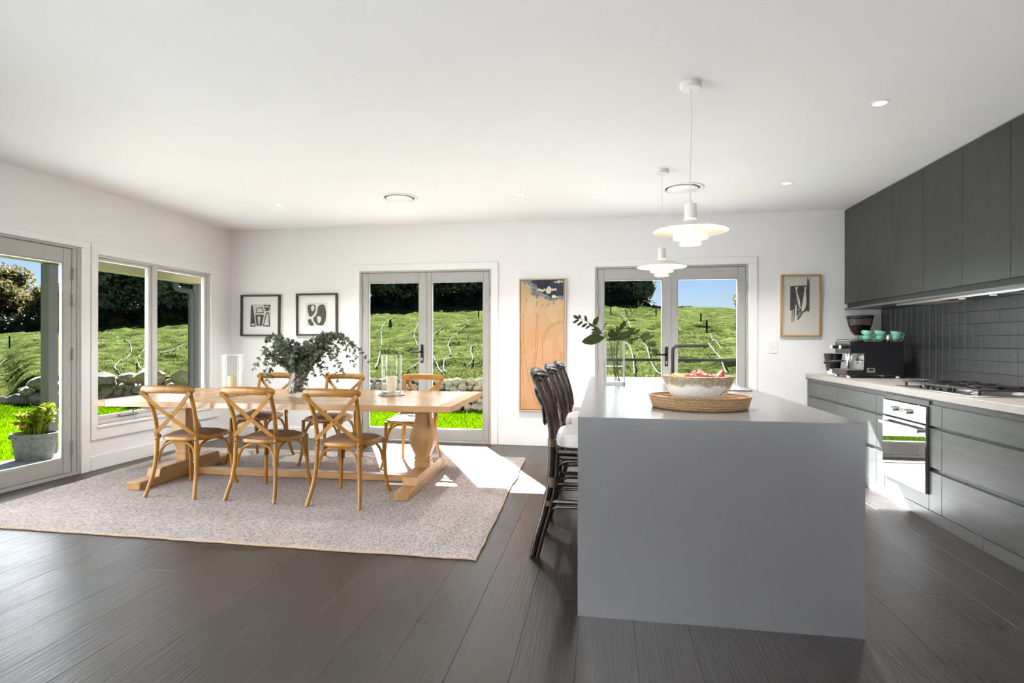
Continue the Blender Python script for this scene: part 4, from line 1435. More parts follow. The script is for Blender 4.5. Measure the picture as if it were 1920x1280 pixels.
# ================================================================== RATTAN BAR STOOLS
def make_stool():
    t = thing('bar_stool', 'x', 'stool')
    post = [(-0.318, 0.222, 0.0), (-0.288, 0.216, 0.12), (-0.243, 0.207, 0.28), (-0.216, 0.200, 0.43), (-0.207, 0.197, 0.60), (-0.210, 0.196, 0.74), (-0.245, 0.194, 0.89), (-0.305, 0.190, 1.045)]
    frontp = [(0.215, 0.205, 0.0), (0.20, 0.20, 0.20), (0.19, 0.195, 0.42), (0.185, 0.19, 0.60)]
    for s in (-1, 1):
        P = spline([(x, y * s, z) for x, y, z in post], 5)
        leg = MB().tube(P, 0.0185, 10).build('rear_leg', RATTAN_D, t)
        Q = [p + Vector((0.031, -0.004 * s, 0)) for p in P if p.z < 0.63]
        MB().tube(Q, 0.0135, 8).build('side_cane', RATTAN_D, leg)
        for (z, h, w) in ((0.445, 0.055, 0.027), (0.305, 0.030, 0.025), (0.66, 0.045, 0.024)):
            k = min(P, key=lambda p: abs(p.z - z))
            c = k + Vector((0.014 if z < 0.63 else 0.0, -0.002 * s, 0))
            MB().tube([c - Vector((0, 0, h / 2)), c + Vector((0, 0, h / 2))], w, 12, sx=1.0, sy=1.0).build('cane_binding', BINDING, leg)
    for s in (-1, 1):
        MB().tube(spline([(x, y * s, z) for x, y, z in frontp], 5), 0.0175, 10).build('front_leg', RATTAN_D, t)
    # seat rings
    def ring(x0, x1, y, z, r_, k=4):
        c = 0.06
        P = [(x0 + c, -y, z), (x1 - c, -y, z), (x1 - 0.015, -y + 0.015, z), (x1, -y + c, z), (x1, y - c, z), (x1 - 0.015, y - 0.015, z), (x1 - c, y, z), (x0 + c, y, z), (x0 + 0.015, y - .015, z), (x0, y - c, z), (x0, -y + c, z), (x0 + .015, -y + .015, z)]
        return MB().tube(spline(P, k, True), r_, 8, True)
    ring(-0.195, 0.205, 0.200, 0.603, 0.0165).build('seat_ring', RATTAN_D, t)
    ring(-0.185, 0.195, 0.192, 0.570, 0.0155).build('seat_ring', RATTAN_D, t)
    # cushion
    vs, fs = [], []
    m = 40
    def sq(f):
        out = []
        for k in range(m):
            a = 2 * PI * k / m
            c_, s_ = math.cos(a), math.sin(a)
            out.append((0.005 + math.copysign(abs(c_) ** 0.45, c_) * 0.195 * f, math.copysign(abs(s_) ** 0.45, s_) * 0.190 * f))
        return out
    rings = [(0.90, 0.620), (0.98, 0.630), (1.0, 0.655), (0.99, 0.682), (0.95, 0.702), (0.80, 0.716), (0.5, 0.727), (0.15, 0.731)]
    for f, z in rings:
        vs += [(x, y, z) for x, y in sq(f)]
    for i in range(len(rings) - 1):
        fs += [(i * m + k, i * m + (k + 1) % m, (i + 1) * m + (k + 1) % m, (i + 1) * m + k) for k in range(m)]
    fs += [tuple(range(m)), tuple((len(rings) - 1) * m + k for k in range(m))]
    MB().add(vs, fs).build('cushion', CUSHION, t)
    # backrest: bowed top rail and canes
    P = spline([(-0.298, -0.205, 1.038), (-0.325, -0.14, 1.055), (-0.345, 0, 1.062), (-0.325, 0.14, 1.055), (-0.298, 0.205, 1.038)], 5)
    MB().tube(P, 0.020, 10).build('top_rail', RATTAN_D, t)
    P = [p + Vector((0.022, 0, -0.022)) for p in P]
    MB().tube(P, 0.013, 8).build('top_rail', RATTAN_D, t)
    for k in range(6):
        y = -0.155 + 0.062 * k
        bow = 0.040 * (1 - (y / 0.2) ** 2)
        P = [(x - bow * (0.3 + 0.7 * (z - 0.6) / 0.45), y * (0.9 + 0.1 * (z - .6) / .45), z) for x, _, z in post if z > 0.59]
        P[-1] = (P[-1][0], P[-1][1], 1.045)
        MB().tube(spline(P, 4), 0.0125, 8).build('back_cane', RATTAN_D, t)
    # oval hoop bowed out behind the canes
    P = []
    for k in range(24):
        a = 2 * PI * k / 24
        y, z = 0.185 * math.cos(a), 0.845 + 0.105 * math.sin(a)
        base = np.interp(z, [p[2] for p in post], [p[0] for p in post])
        P.append((base - 0.022 - 0.042 * (1 - (y / 0.19) ** 2) * (1 - 0.2 * abs(math.sin(a))), y, z))
    MB().tube(P, 0.0105, 8, True).build('back_hoop', RATTAN_D, t)
    # stretchers and bent corner braces
    for s in (-1, 1):
        MB().tube([(-0.225, 0.200 * s, 0.315), (0.195, 0.198 * s, 0.315)], 0.0145, 8).build('stretcher', RATTAN_D, t)
        P = spline([(-0.262, 0.203 * s, 0.17), (-0.235, 0.20 * s, 0.235), (-0.195, 0.198 * s, 0.275), (-0.13, 0.197 * s, 0.285), (0.10, 0.197 * s, 0.285), (0.16, 0.197 * s, 0.275), (0.192, 0.198 * s, 0.235), (0.198, 0.20 * s, 0.17)], 4)
        MB().tube(P, 0.0095, 8).build('arch_brace', RATTAN_D, t)
        P = spline([(-0.188, 0.19 * s, 0.37), (-0.180, 0.19 * s, 0.47), (-0.150, 0.19 * s, 0.535), (-0.08, 0.19 * s, 0.550), (0.08, 0.19 * s, 0.550), (0.145, 0.19 * s, 0.535), (0.172, 0.19 * s, 0.47), (0.178, 0.19 * s, 0.37)], 4)
        MB().tube(P, 0.0125, 8).build('arch_brace', RATTAN_D, t)
    for x, z in ((-0.235, 0.36), (0.195, 0.24)):
        MB().tube([(x, -0.198, z), (x, 0.198, z)], 0.0145, 8).build('stretcher', RATTAN_D, t)
        P = spline([(x, -0.19, z - .13), (x, -0.17, z - .06), (x, -0.12, z - .03), (x, 0.12, z - .03), (x, 0.17, z - .06), (x, 0.19, z - .13)], 4)
        MB().tube(P, 0.0095, 8).build('arch_brace', RATTAN_D, t)
    return t


ps = make_stool()
for i, (x, y, lab) in enumerate(((-0.078, 3.385, 'dark rattan bar stool with white cushion, nearest the camera'), (-0.068, 4.09, 'dark rattan bar stool with white cushion, middle of the three at the island'), (-0.055, 4.76, 'dark rattan bar stool with white cushion, farthest along the island by the orange painting'))):
    c = ps if i == 0 else copy_tree(ps)
    c.location = (x, y, 0)
    tag(c, lab, 'stool', 'rattan stools at the island')

# ================================================================== KITCHEN RUN
BX, UX = 2.250, 2.628                      # door faces of base and wall units
GROUT = mat('grout', (0.13, 0.125, 0.12), 0.9)
TILEM = mat('charcoal_tile', (0.046, 0.047, 0.050), 0.36, var=0.14, scale=7, bump=0.05)
wall_right = bpy.data.objects['wall_right']
MB().box(XR - 0.006, XR, 2.84, YB, 0.9, 1.602).build('grout_bed', GROUT, wall_right)
tile_me = [MB().box(-0.010, 0, -0.0488, 0.0488, -0.0488, 0.0488, 0.0018).mesh('tile', TILEM, False)]
for k in range(37):
    for j in range(7):
        y, z = YB - 0.05 - k * 0.0995, 0.951 + j * 0.0995
        o = link('tile', tile_me[0], wall_right, (XR - 0.0055 + prnd.uniform(-.0005, .0005), y, z), (0, prnd.uniform(-.004, .004), prnd.uniform(-.004, .004)))

def base_unit(name, lab, y0, y1, rows, group=None):
    t = thing(name, lab, 'cabinet', (BX, (y0 + y1) / 2, 0), 0, group)
    h = (y1 - y0) / 2
    MB().box(0.022, XR - BX - 0.02, -h, h, 0.08, 0.852).build('carcass', CABD, t)
    for (z0, z1) in rows:
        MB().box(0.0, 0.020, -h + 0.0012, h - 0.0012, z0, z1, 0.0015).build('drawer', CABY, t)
    for z in (0.659, 0.366):
        MB().prism([(0.022, z - 0.022), (0.022, z + 0.022), (0.0215, z + 0.022), (0.0212, z - 0.022)], 'Y', -h, h).build('finger_channel', CABY, t)
    return t


ROWS = [(0.668, 0.812), (0.382, 0.648), (0.082, 0.350)]
base_unit('base_cabinet', 'charcoal drawer cabinet under the coffee machine against the rear wall', 5.745, YB - 0.012, ROWS, 'base cabinets')
base_unit('base_cabinet', 'charcoal drawer cabinet second from the rear wall', 4.983, 5.743, ROWS, 'base cabinets')
base_unit('narrow_cabinet', 'narrow charcoal cabinet on the far side of the oven', 4.842, 4.981, ROWS, 'base cabinets')
base_unit('narrow_cabinet', 'narrow charcoal cabinet on the near side of the oven', 4.093, 4.236, ROWS, 'base cabinets')
base_unit('base_cabinet', 'wide charcoal drawer cabinet between the oven and the photo edge', 3.150, 4.091, ROWS, 'base cabinets')
base_unit('base_cabinet', 'wide charcoal drawer cabinet beyond the right photo edge', 2.200, 3.148, ROWS, 'base cabinets')
oc = thing('oven_cabinet', 'charcoal cabinet housing that frames the built-in oven', 'cabinet', (BX, 4.539, 0))
MB().box(0.022, 0.10, -0.301, 0.301, 0.08, 0.19).build('carcass', CABD, oc)
MB().box(0.0, 0.020, -0.2995, 0.2995, 0.797, 0.838, 0.0015).build('top_panel', CABY, oc)
MB().box(0.0, 0.020, -0.2995, 0.2995, 0.082, 0.184, 0.0015).build('bottom_panel', CABY, oc)
MB().box(0.03, XR - BX - 0.02, -0.301, -0.297, 0.08, 0.852).build('side_panel', CABD, oc)
MB().box(0.03, XR - BX - 0.02, 0.297, 0.301, 0.08, 0.852).build('side_panel', CABD, oc)
for (y0, y1, lab) in ((3.69, YB - 0.012, 'long charcoal kickboard below the base cabinets'), (2.2, 3.688, 'near charcoal kickboard past the visible joint at the photo edge')):
    k = thing('kickboard', lab, 'kickboard', (BX, (y0 + y1) / 2, 0))
    MB().box(0.002, 0.018, -(y1 - y0) / 2, (y1 - y0) / 2 - 0.001, 0, 0.078, 0.001).build('panel', CABY, k)
bt = thing('worktop', 'grey brown stone worktop over the base cabinets', 'worktop', (BX, 4.36, 0))
MB().box(-0.015, XR - BX - 0.007, -2.16, YB - 4.36 - 0.001, 0.853, 0.900, 0.0025).build('slab', BENCH_TOP, bt)
MB().box(0.012, 0.03, -2.16, YB - 4.36 - 0.012, 0.812, 0.853).build('channel', CABY, bt)

# oven
OVG = NT('oven_mirror_glass')
OVG.pbr((0.03, 0.03, 0.032), 0.03, 0.0, None, 1.0, Coat_Weight=1.0, Coat_Roughness=0.02, Coat_IOR=2.4)
OVG = OVG.m
OVW = NT('oven_window_glass')
OVW.pbr((0.012, 0.012, 0.014), 0.04, 0.0, None, 0.9, Coat_Weight=1.0, Coat_Roughness=0.02, Coat_IOR=2.1)
OVW = OVW.m
ov = thing('oven', 'built-in black mirror-glass oven with bar handle and two knobs', 'oven', (BX, 4.539, 0))
MB().box(0.0, 0.45, -0.294, 0.294, 0.187, 0.792).build('body', BLACKM, ov)
MB().box(-0.016, 0.0, -0.297, 0.297, 0.672, 0.794, 0.003).build('control_panel', OVG, ov)
dr = MB().box(-0.020, 0.0, -0.297, 0.297, 0.186, 0.664, 0.003).build('door', OVG, ov)
MB().box(-0.0206, -0.0195, -0.205, 0.205, 0.265, 0.560).build('window', OVW, dr)
mb = MB()
mb.box(-0.062, -0.050, -0.275, 0.275, 0.606, 0.634, 0.003)
for s in (-1, 1):
    mb.box(-0.052, -0.018, s * 0.255 - 0.012, s * 0.255 + 0.012, 0.610, 0.630, 0.003)
mb.build('door_handle', STEEL, dr)
for y in (-0.075, 0.115):
    k = MB().cyl((-0.016, y, 0.735), (-0.040, y, 0.735), 0.020, 0.018, 20).build('knob', STEEL, ov)
    MB().box(-0.043, -0.038, y - 0.002, y + 0.002, 0.737, 0.752).build('pointer', BLACK, k)
MB().box(-0.0168, -0.0155, -0.018, 0.058, 0.718, 0.752).build('display', glow('oven_display', (0.9, 0.85, 0.7), 0.25, (0.2, 0.2, 0.2)), ov)

# gas cooktop
ck = thing('gas_cooktop', 'stainless gas cooktop with black cast iron grates', 'cooktop', (2.54, 4.30, 0.900))
MB().box(-0.262, 0.262, -0.45, 0.45, 0.0, 0.010, 0.004).build('hob_plate', STEEL, ck)
IRON = mat('cast_iron', (0.020, 0.020, 0.021), 0.38, var=0.2)
bp = [(-0.12, -0.29, 0.035), (0.13, -0.29, 0.045), (0.01, 0.0, 0.062), (-0.12, 0.29, 0.045), (0.13, 0.29, 0.035)]
for (x, y, r_) in bp:
    b = MB().lathe([(r_ * 1.25, 0.010), (r_ * 1.2, 0.016), (r_, 0.018), (r_, 0.026), (0, 0.026)], (x, y, 0), 24).build('burner', STEEL, ck)
    MB().lathe([(r_ * 0.9, 0.026), (r_ * 0.92, 0.033), (r_ * 0.75, 0.037), (0, 0.037)], (x, y, 0), 24).build('burner_cap', IRON, b)
for (y0, y1) in ((-0.435, -0.148), (-0.142, 0.142), (0.148, 0.435)):
    mb = MB()
    xs_ = (-0.205, 0.235)
    for x in xs_:
        mb.box(x - 0.006, x + 0.006, y0, y1, 0.036, 0.050, 0.002)
    for y in (y0 + 0.006, y1 - 0.006):
        mb.box(xs_[0], xs_[1], y - 0.006, y + 0.006, 0.036, 0.050, 0.002)
    ym = (y0 + y1) / 2
    for x in ((-0.12, 0.13) if abs(ym) > 0.1 else (0.01,)):
        for a in range(4):
            c_, s_ = math.cos(R(90 * a)), math.sin(R(90 * a))
            x1 = x + c_ * 0.14
            y1_ = ym + s_ * 0.138
            x1 = max(xs_[0], min(xs_[1], x1))
            mb.box(min(x + c_ * .03, x1) - 0.004, max(x + c_ * .03, x1) + 0.004, min(ym + s_ * .03, y1_) - 0.004, max(ym + s_ * .03, y1_) + 0.004, 0.038, 0.052, 0.002)
    for x in (xs_[0] + .01, xs_[1] - .01):
        for y in (y0 + 0.015, y1 - 0.015):
            mb.box(x - 0.007, x + 0.007, y - 0.007, y + 0.007, 0.010, 0.038)
    mb.build('grate', IRON, ck)
for k in range(5):
    MB().lathe([(0.017, 0.010), (0.016, 0.028), (0.012, 0.031), (0, 0.031)], (-0.235, -0.16 + 0.08 * k, 0), 16).build('knob', BLACK, ck)

# wall cabinets
bounds = [YB - 0.012, 5.526, 5.036, 4.539, 4.051, 3.560, 3.070, 2.580]
names_ = ['charcoal wall cabinet with the widest door, against the rear wall', 'charcoal wall cabinet second from the rear wall', 'charcoal wall cabinet third from the rear wall', 'charcoal wall cabinet fourth from the rear wall',
          'charcoal wall cabinet fifth from the rear wall, cut by the photo edge', 'charcoal wall cabinet beyond the photo edge, sixth from the rear wall', 'charcoal wall cabinet nearest the camera, outside the photo']
for k in range(7):
    y1, y0 = bounds[k], bounds[k + 1]
    t = thing('wall_cabinet', names_[k], 'cabinet', (UX, (y0 + y1) / 2, 0), 0, 'wall cabinets up to the ceiling')
    h = (y1 - y0) / 2
    MB().box(0.022, XR - UX - 0.003, -h, h, 1.668, H - 0.003).build('body', CABD, t)
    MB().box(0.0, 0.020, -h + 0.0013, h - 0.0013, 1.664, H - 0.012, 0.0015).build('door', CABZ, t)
    MB().box(0.030, XR - UX - 0.003, -h, h, 1.618, 1.668).build('finger_recess', CABD, t)
    MB().box(0.0, XR - UX - 0.008, -h, h, 1.600, 1.618, 0.001).build('base_panel', CABY, t)
rh = thing('rangehood', 'black undermount rangehood with two small lamps below the wall cabinets', 'rangehood', (2.83, 4.75, 1.5995))
MB().box(-0.13, 0.165, -0.85, 0.85, -0.012, 0, 0.002).build('hood_plate', BLACK, rh)
MB().box(-0.135, -0.128, -0.85, 0.85, -0.016, 0, 0.001).build('hood_edge', STEEL, rh)
for y in (0.07, -0.28):
    MB().cyl((-0.04, y, -0.0125), (-0.04, y, -0.015), 0.022, n=18).build('hood_lamp', glow('hood_lamp_lens', (1, 0.95, 0.85), 0.9), rh)
MB().box(-0.10, 0.14, -0.60, -0.40, -0.0145, -0.012).build('filter', STEEL, rh)
MB().box(-0.10, 0.14, 0.25, 0.75, -0.0145, -0.012).build('filter', GREYD, rh)

# ------------------------------------------------------------------ coffee corner
cm = thing('coffee_machine', 'black espresso machine with steel drip area on the worktop', 'coffee machine', (2.40, 5.925, 0.9003))
hw = 0.172
for s in (-1, 1):
    MB().prism([(0.10, 0.03), (0.43, 0.03), (0.44, 0.10), (0.43, 0.352), (-0.03, 0.352), (-0.03, 0.238), (0.105, 0.238), (0.085, 0.075), (-0.06, 0.075), (-0.06, 0.03)], 'Y', s * hw - 0.004, s * hw + 0.004).build('side_panel', BLACK, cm, smooth=False)
MB().box(0.10, 0.43, -hw + .004, hw - .004, 0.03, 0.350).build('housing', BLACK, cm)
hd = MB().box(-0.030, 0.10, -hw + .004, hw - .004, 0.240, 0.350, 0.004).build('head', BLACK, cm)
MB().box(-0.0315, -0.029, -hw + .02, hw - .02, 0.335, 0.343).build('head_trim', STEEL, hd)
MB().box(0.092, 0.099, -hw + .01, hw - .01, 0.080, 0.238).build('backplate', STEEL, cm)
for y in (-0.125, -0.020):
    g = MB().cyl((0.092, y, 0.155), (0.080, y, 0.155), 0.021, n=20).build('gauge', CHROME, cm)
    MB().cyl((0.0797, y, 0.155), (0.0787, y, 0.155), 0.016, n=18).build('gauge_face', WHITEP, g)
tray = MB().box(-0.062, 0.092, -hw + .004, hw - .004, 0.028, 0.074, 0.004).build('drip_tray', BLACK, cm)
mb = MB().box(-0.058, 0.088, -hw + .008, hw - .008, 0.074, 0.076)
for k in range(12):
    mb.box(-0.055, 0.085, -0.155 + k * 0.028 - 0.003, -0.155 + k * 0.028 + 0.003, 0.076, 0.079)
mb.build('drip_grid', STEEL, tray)
MB().lathe([(0.034, 0.170), (0.036, 0.215), (0.030, 0.240)], (0.035, 0.02, 0), 24, cap0=True).build('group_head', CHROME, cm)
pf = MB().lathe([(0.030, 0.148), (0.033, 0.172), (0.0, 0.172)], (0.035, 0.02, 0), 24, cap0=True).build('portafilter', CHROME, cm)
MB().tube([(0.0, 0.03, 0.160), (-0.05, 0.06, 0.156), (-0.16, 0.12, 0.140)], [0.008, 0.011, 0.015], 12).build('handle', BLACK, pf)
for y in (-0.10, 0.10):
    k = MB().cyl((-0.03, y, 0.298), (-0.090, y, 0.298), 0.017, n=16).build('steam_knob', BLACK, hd)
    MB().cyl((-0.090, y, 0.298), (-0.101, y, 0.298), 0.018, n=16).build('knob_cap', WHITEP, k)
MB().tube(spline([(-0.02, -0.12, 0.24), (-0.025, -0.122, 0.20), (-0.045, -0.125, 0.12)], 4), 0.005, 8).build('steam_wand', CHROME, cm)
rail = MB()
for (a, b) in (((-0.02, -0.16), (0.42, -0.16)), ((-0.02, 0.16), (0.42, 0.16)), ((0.42, -0.16), (0.42, 0.16))):
    rail.tube([(a[0], a[1], 0.372), (b[0], b[1], 0.372)], 0.003, 6)
for (a, b) in ((-0.02, -0.16), (0.42, -0.16), (0.42, 0.16), (-0.02, 0.16)):
    rail.tube([(a, b, 0.35), (a, b, 0.372)], 0.003, 6)
rail.build('cup_rail', CHROME, cm)
for (x, y) in ((-0.03, -0.14), (0.40, -0.14), (-0.03, 0.14), (0.40, 0.14)):
    MB().lathe([(0.020, 0), (0.022, 0.012), (0.016, 0.030)], (x, y, 0), 16, cap0=True).build('foot', CHROME, cm)


def text_mesh(name, s, size, m, parent, loc, rot, extrude=0.0004):
    cu = bpy.data.curves.new('lettering', 'FONT')
    cu.body = s
    cu.size = size
    cu.extrude = extrude
    cu.align_x, cu.align_y = 'CENTER', 'CENTER'
    tmp = bpy.data.objects.new('lettering_tmp', cu)
    C.objects.link(tmp)
    me = bpy.data.meshes.new_from_object(tmp.evaluated_get(bpy.context.evaluated_depsgraph_get()))
    bpy.data.objects.remove(tmp)
    me.materials.clear()
    me.materials.append(m)
    return link(name, me, parent, loc, rot)


bdg = MB().box(0.115, 0.185, -hw - 0.0065, -hw - 0.0040, 0.055, 0.098, 0.001).build('badge', STEEL, cm)
MB().prism([(0.122, 0.074)] + [(0.150 - 0.026 * math.cos(PI * k / 8), 0.076 + 0.014 * math.sin(PI * k / 8)) for k in range(9)] + [(0.178, 0.074)], 'Y', -hw - 0.0072, -hw - 0.0064).build('badge_arch', BLACK, bdg, smooth=False)
text_mesh('badge_lettering', 'la marzocco', 0.0115, BLACK, bdg, (0.150, -hw - 0.0068, 0.064), (R(90), 0, 0))
text_mesh('front_lettering', 'linea mini', 0.026, mat('red_print', (0.65, 0.05, 0.06), 0.5), tray, (-0.0625, -0.08, 0.052), (R(90), 0, R(-90)))

gr = thing('coffee_grinder', 'coffee grinder with smoked bean hopper behind the espresso machine', 'grinder', (2.70, 6.33, 0.9003))
MB().box(-0.085, 0.085, -0.095, 0.095, 0.0, 0.36, 0.02).build('body', BLACK, gr)
MB().lathe([(0.050, 0.36), (0.052, 0.425)], n=24, cap1=True).build('collar', BLACKM, gr)
MB().lathe([(0.056, 0.425), (0.085, 0.46), (0.108, 0.53), (0.122, 0.605)], n=32).build('hopper', HOPG, gr)
MB().lathe([(0.0, 0.427), (0.052, 0.427), (0.082, 0.462), (0.099, 0.515), (0.07, 0.528), (0.0, 0.533)], n=28).build('beans', BEANS, gr)
MB().lathe([(0.124, 0.600), (0.126, 0.622), (0.118, 0.628), (0.0, 0.630)], n=32).build('hopper_lid', BLACKM, gr)
kb = thing('knock_box', 'tapered black knock box on a white canister beside the espresso machine', 'knock box', (2.425, 6.30, 0.9003))
MB().lathe([(0.050, 0.0), (0.055, 0.004), (0.055, 0.066), (0.0, 0.066)], n=24, cap0=True).build('canister', CERAM, kb)
MB().lathe([(0.066, 0.066), (0.088, 0.225), (0.084, 0.225), (0.062, 0.075), (0.0, 0.074)], n=24, cap0=True).build('box', BLACK, kb)
for k in range(3):
    MB().box(-0.0575 - .001, -0.052, -0.03 + k * 0.02, -0.018 + k * 0.02, 0.045, 0.064).build('mark', BLACKM, kb)


def make_cup():
    t = thing('coffee_cup', 'x', 'cup')
    MB().lathe([(0.022, 0), (0.024, 0.003), (0.036, 0.016), (0.045, 0.036), (0.0485, 0.056), (0.0465, 0.0565), (0.042, 0.036), (0.032, 0.014), (0.0, 0.008)], n=28, cap0=True).build('bowl', MINT, t)
    P = spline([(-0.043, 0, 0.044), (-0.060, 0, 0.046), (-0.066, 0, 0.034), (-0.056, 0, 0.022), (-0.038, 0, 0.020)], 4)
    MB().tube(P, 0.0042, 8).build('handle', MINT, t)
    return t


cup0 = make_cup()
TOPZ = 0.9003 + 0.352
cups = [(2.545, 5.82, TOPZ, 0.2, 0, 'lower mint cup of the left stack on the espresso machine'), (2.545, 5.82, TOPZ + 0.047, 0.3, 9, 'tilted upper mint cup of the left stack on the espresso machine'),
        (2.655, 5.82, TOPZ, 0.1, 0, 'lower mint cup of the middle stack on the espresso machine'), (2.655, 5.82, TOPZ + 0.047, -0.1, 7, 'upper mint cup of the middle stack on the espresso machine'),
        (2.795, 5.82, TOPZ, 2.9, 0, 'lower mint cup at the rear end of the espresso machine'), (2.795, 5.82, TOPZ + 0.040, 2.8, -9, 'tipped upper mint cup at the rear end of the espresso machine')]
for i, (x, y, z, rz, tilt, lab) in enumerate(cups):
    c = cup0 if i == 0 else copy_tree(cup0)
    c.location = (x, y, z)
    c.rotation_euler = (0, R(tilt), rz)
    tag(c, lab, 'cup', 'mint cups on the espresso machine')
for k in range(5):
    s = MB().lathe([(0.028, 0), (0.030, 0.002), (0.062, 0.009), (0.064, 0.0105), (0.030, 0.005), (0.0, 0.005)], n=28, cap0=True).build('saucer', CERAM, None, (2.475 + 0.002 * (k % 2), 5.905, TOPZ + 0.0125 * k + 0.0003))
    tag(s, ('bottom', 'second', 'middle', 'fourth', 'top')[k] + ' white saucer of the stack on the espresso machine', 'saucer', 'saucers on the espresso machine')
for k, (x, y) in enumerate(((2.722, 5.80), (2.735, 5.90))):
    t = thing('shot_glass', ('front' if k == 0 else 'rear') + ' steel shot pitcher between the mint cups', 'pitcher', (x, y, TOPZ + 0.0003))
    MB().lathe([(0.017, 0), (0.019, 0.003), (0.021, 0.03), (0.019, 0.055), (0.022, 0.07), (0.020, 0.07), (0.017, 0.055), (0.018, 0.01), (0, 0.006)], n=20, cap0=True).build('cup', CHROME, t)

# ================================================================== PICTURES
def flat_poly(name, pts, y, m, parent):
    return MB().prism(pts, 'Y', y, y - 0.0006).build(name, m, parent, smooth=False)


def picture(name, lab, x0, x1, z0, z1, fm, fw, depth, tilt=0.0):
    t = thing(name, lab, 'picture', ((x0 + x1) / 2, YB, (z0 + z1) / 2))
    t.rotation_euler = (0, R(tilt), 0)
    w, h = (x1 - x0) / 2, (z1 - z0) / 2
    for (a, b, c, d_) in ((-w, -w + fw, -h, h), (w - fw, w, -h, h), (-w + fw, w - fw, -h, -h + fw), (-w + fw, w - fw, h - fw, h)):
        MB().box(a, b, -depth, -0.002, c, d_, 0.0012).build('frame_bar', fm, t)
    MB().box(-w + fw, w - fw, -0.010, -0.003, -h + fw, h - fw).build('backing_paper', PAPER, t)
    return t, w, h


def mapper(cx0, cy0, cx1, cy1, w, h):
    return lambda pts: [(((x - cx0) / (cx1 - cx0) * 2 - 1) * w, (1 - (y - cy0) / (cy1 - cy0) * 2) * h) for x, y in pts]


GL = thin_glass('picture_glass', (0.985, 0.985, 0.985), 0.0, 0.0, 0.8)
t, w, h = picture('framed_print', 'black framed print of angular black vessels, left of the pair', -4.658, -4.102, 1.311, 1.850, FRAMEB, 0.022, 0.035, 0.4)
M_ = mapper(165, 155, 1110, 1160, w, h)
flat_poly('print_ground', M_([(388, 385), (880, 385), (872, 932), (385, 932)]), -0.0100, PAPERG, t)
for p in ([(400, 410), (445, 415), (520, 925), (385, 925)], [(540, 470), (678, 455), (715, 600), (510, 600)], [(505, 640), (715, 640), (665, 905), (540, 905)], [(703, 400), (880, 400), (832, 550), (755, 550)], [(768, 585), (843, 585), (868, 930), (690, 915)]):
    flat_poly('ink_shape', M_(p), -0.0107, INK, t)
for p in ([(410, 860), (488, 852), (495, 895), (410, 897)], [(560, 490), (660, 478), (692, 575), (532, 580)], [(562, 682), (632, 685), (612, 880), (590, 880)], [(728, 425), (845, 425), (833, 460), (745, 460)], [(790, 615), (825, 612), (835, 895), (718, 890)]):
    flat_poly('paper_shape', M_(p), -0.0114, PAPERG, t)
MB().box(-w + .022, w - .022, -0.022, -0.020, -h + .022, h - .022).build('glazing', GL, t)


def blob(pts, k=5):
    return [(p.x, p.y) for p in spline([(x, y, 0) for x, y in pts], k, True)]


t, w, h = picture('framed_print', 'black framed print of rounded black forms, right of the pair', -3.871, -3.308, 1.318, 1.858, FRAMEB, 0.022, 0.035, -0.4)
M_ = mapper(155, 140, 1135, 1155, w, h)
flat_poly('print_ground', M_([(372, 362), (890, 355), (898, 925), (385, 930)]), -0.0100, PAPERG, t)
for p in ([(415, 440), (480, 410), (560, 405), (600, 430), (615, 490), (600, 570), (560, 640), (510, 690), (465, 690), (440, 640), (420, 550)],
          [(425, 780), (455, 755), (495, 755), (520, 800), (560, 880), (540, 915), (490, 910), (440, 860)],
          [(720, 415), (780, 408), (820, 430), (845, 500), (858, 620), (850, 760), (815, 860), (780, 900), (720, 910), (650, 890), (590, 840), (552, 770), (560, 720), (610, 670), (640, 600), (655, 520), (675, 450)]):
    flat_poly('ink_shape', M_(blob(p)), -0.0107, INK, t)
for p in ([(500, 470), (520, 432), (555, 430), (580, 465), (572, 520), (535, 565), (508, 540)], [(640, 720), (670, 690), (715, 690), (742, 730), (730, 800), (700, 850), (680, 855), (655, 810)]):
    flat_poly('paper_shape', M_(blob(p)), -0.0114, PAPERG, t)
MB().box(-w + .022, w - .022, -0.022, -0.020, -h + .022, h - .022).build('glazing', GL, t)

PAPERC = mat('print_paper_cream', (0.66, 0.63, 0.565), 0.8, var=0.02)
t, w, h = picture('framed_print', 'oak framed print of two hanging white fish on black', 1.968, 2.387, 1.306, 1.995, FRAMEO, 0.018, 0.032)
MB().box(-w + .018, w - .018, -0.0108, -0.0100, -h + .018, h - .018).build('print_sheet', PAPERC, t)
M_ = mapper(120, 95, 830, 1200, w, h)
flat_poly('ink_shape', M_([(295, 297), (400, 292), (592, 285), (590, 160), (602, 140), (608, 250), (618, 180), (632, 165), (636, 290), (635, 745), (600, 755), (575, 735), (560, 760), (520, 770), (505, 800), (480, 850), (430, 910), (420, 880), (445, 790), (405, 840), (412, 640), (395, 620), (380, 700), (365, 935), (352, 930), (360, 715), (340, 720), (332, 935), (318, 935), (325, 725), (293, 735)]), -0.0112, INK, t)
flat_poly('fish', M_([(375, 300), (400, 318), (440, 300), (420, 345), (410, 370), (428, 440), (462, 540), (480, 640), (484, 705), (460, 690), (432, 610), (415, 510), (400, 410), (390, 350)]), -0.0120, PAPERC, t)
flat_poly('fish', M_([(530, 300), (558, 325), (590, 300), (575, 350), (568, 380), (578, 480), (578, 600), (560, 690), (520, 750), (497, 745), (495, 680), (510, 590), (528, 490), (542, 400), (548, 350)]), -0.0120, PAPERC, t)
for p in ([(430, 800), (470, 740), (490, 780), (440, 890)], [(425, 700), (450, 690), (465, 730), (430, 740)]):
    flat_poly('fish_fin', M_(p), -0.0120, mat('print_grey', (0.30, 0.28, 0.25), 0.8, var=0.5, scale=90), t)
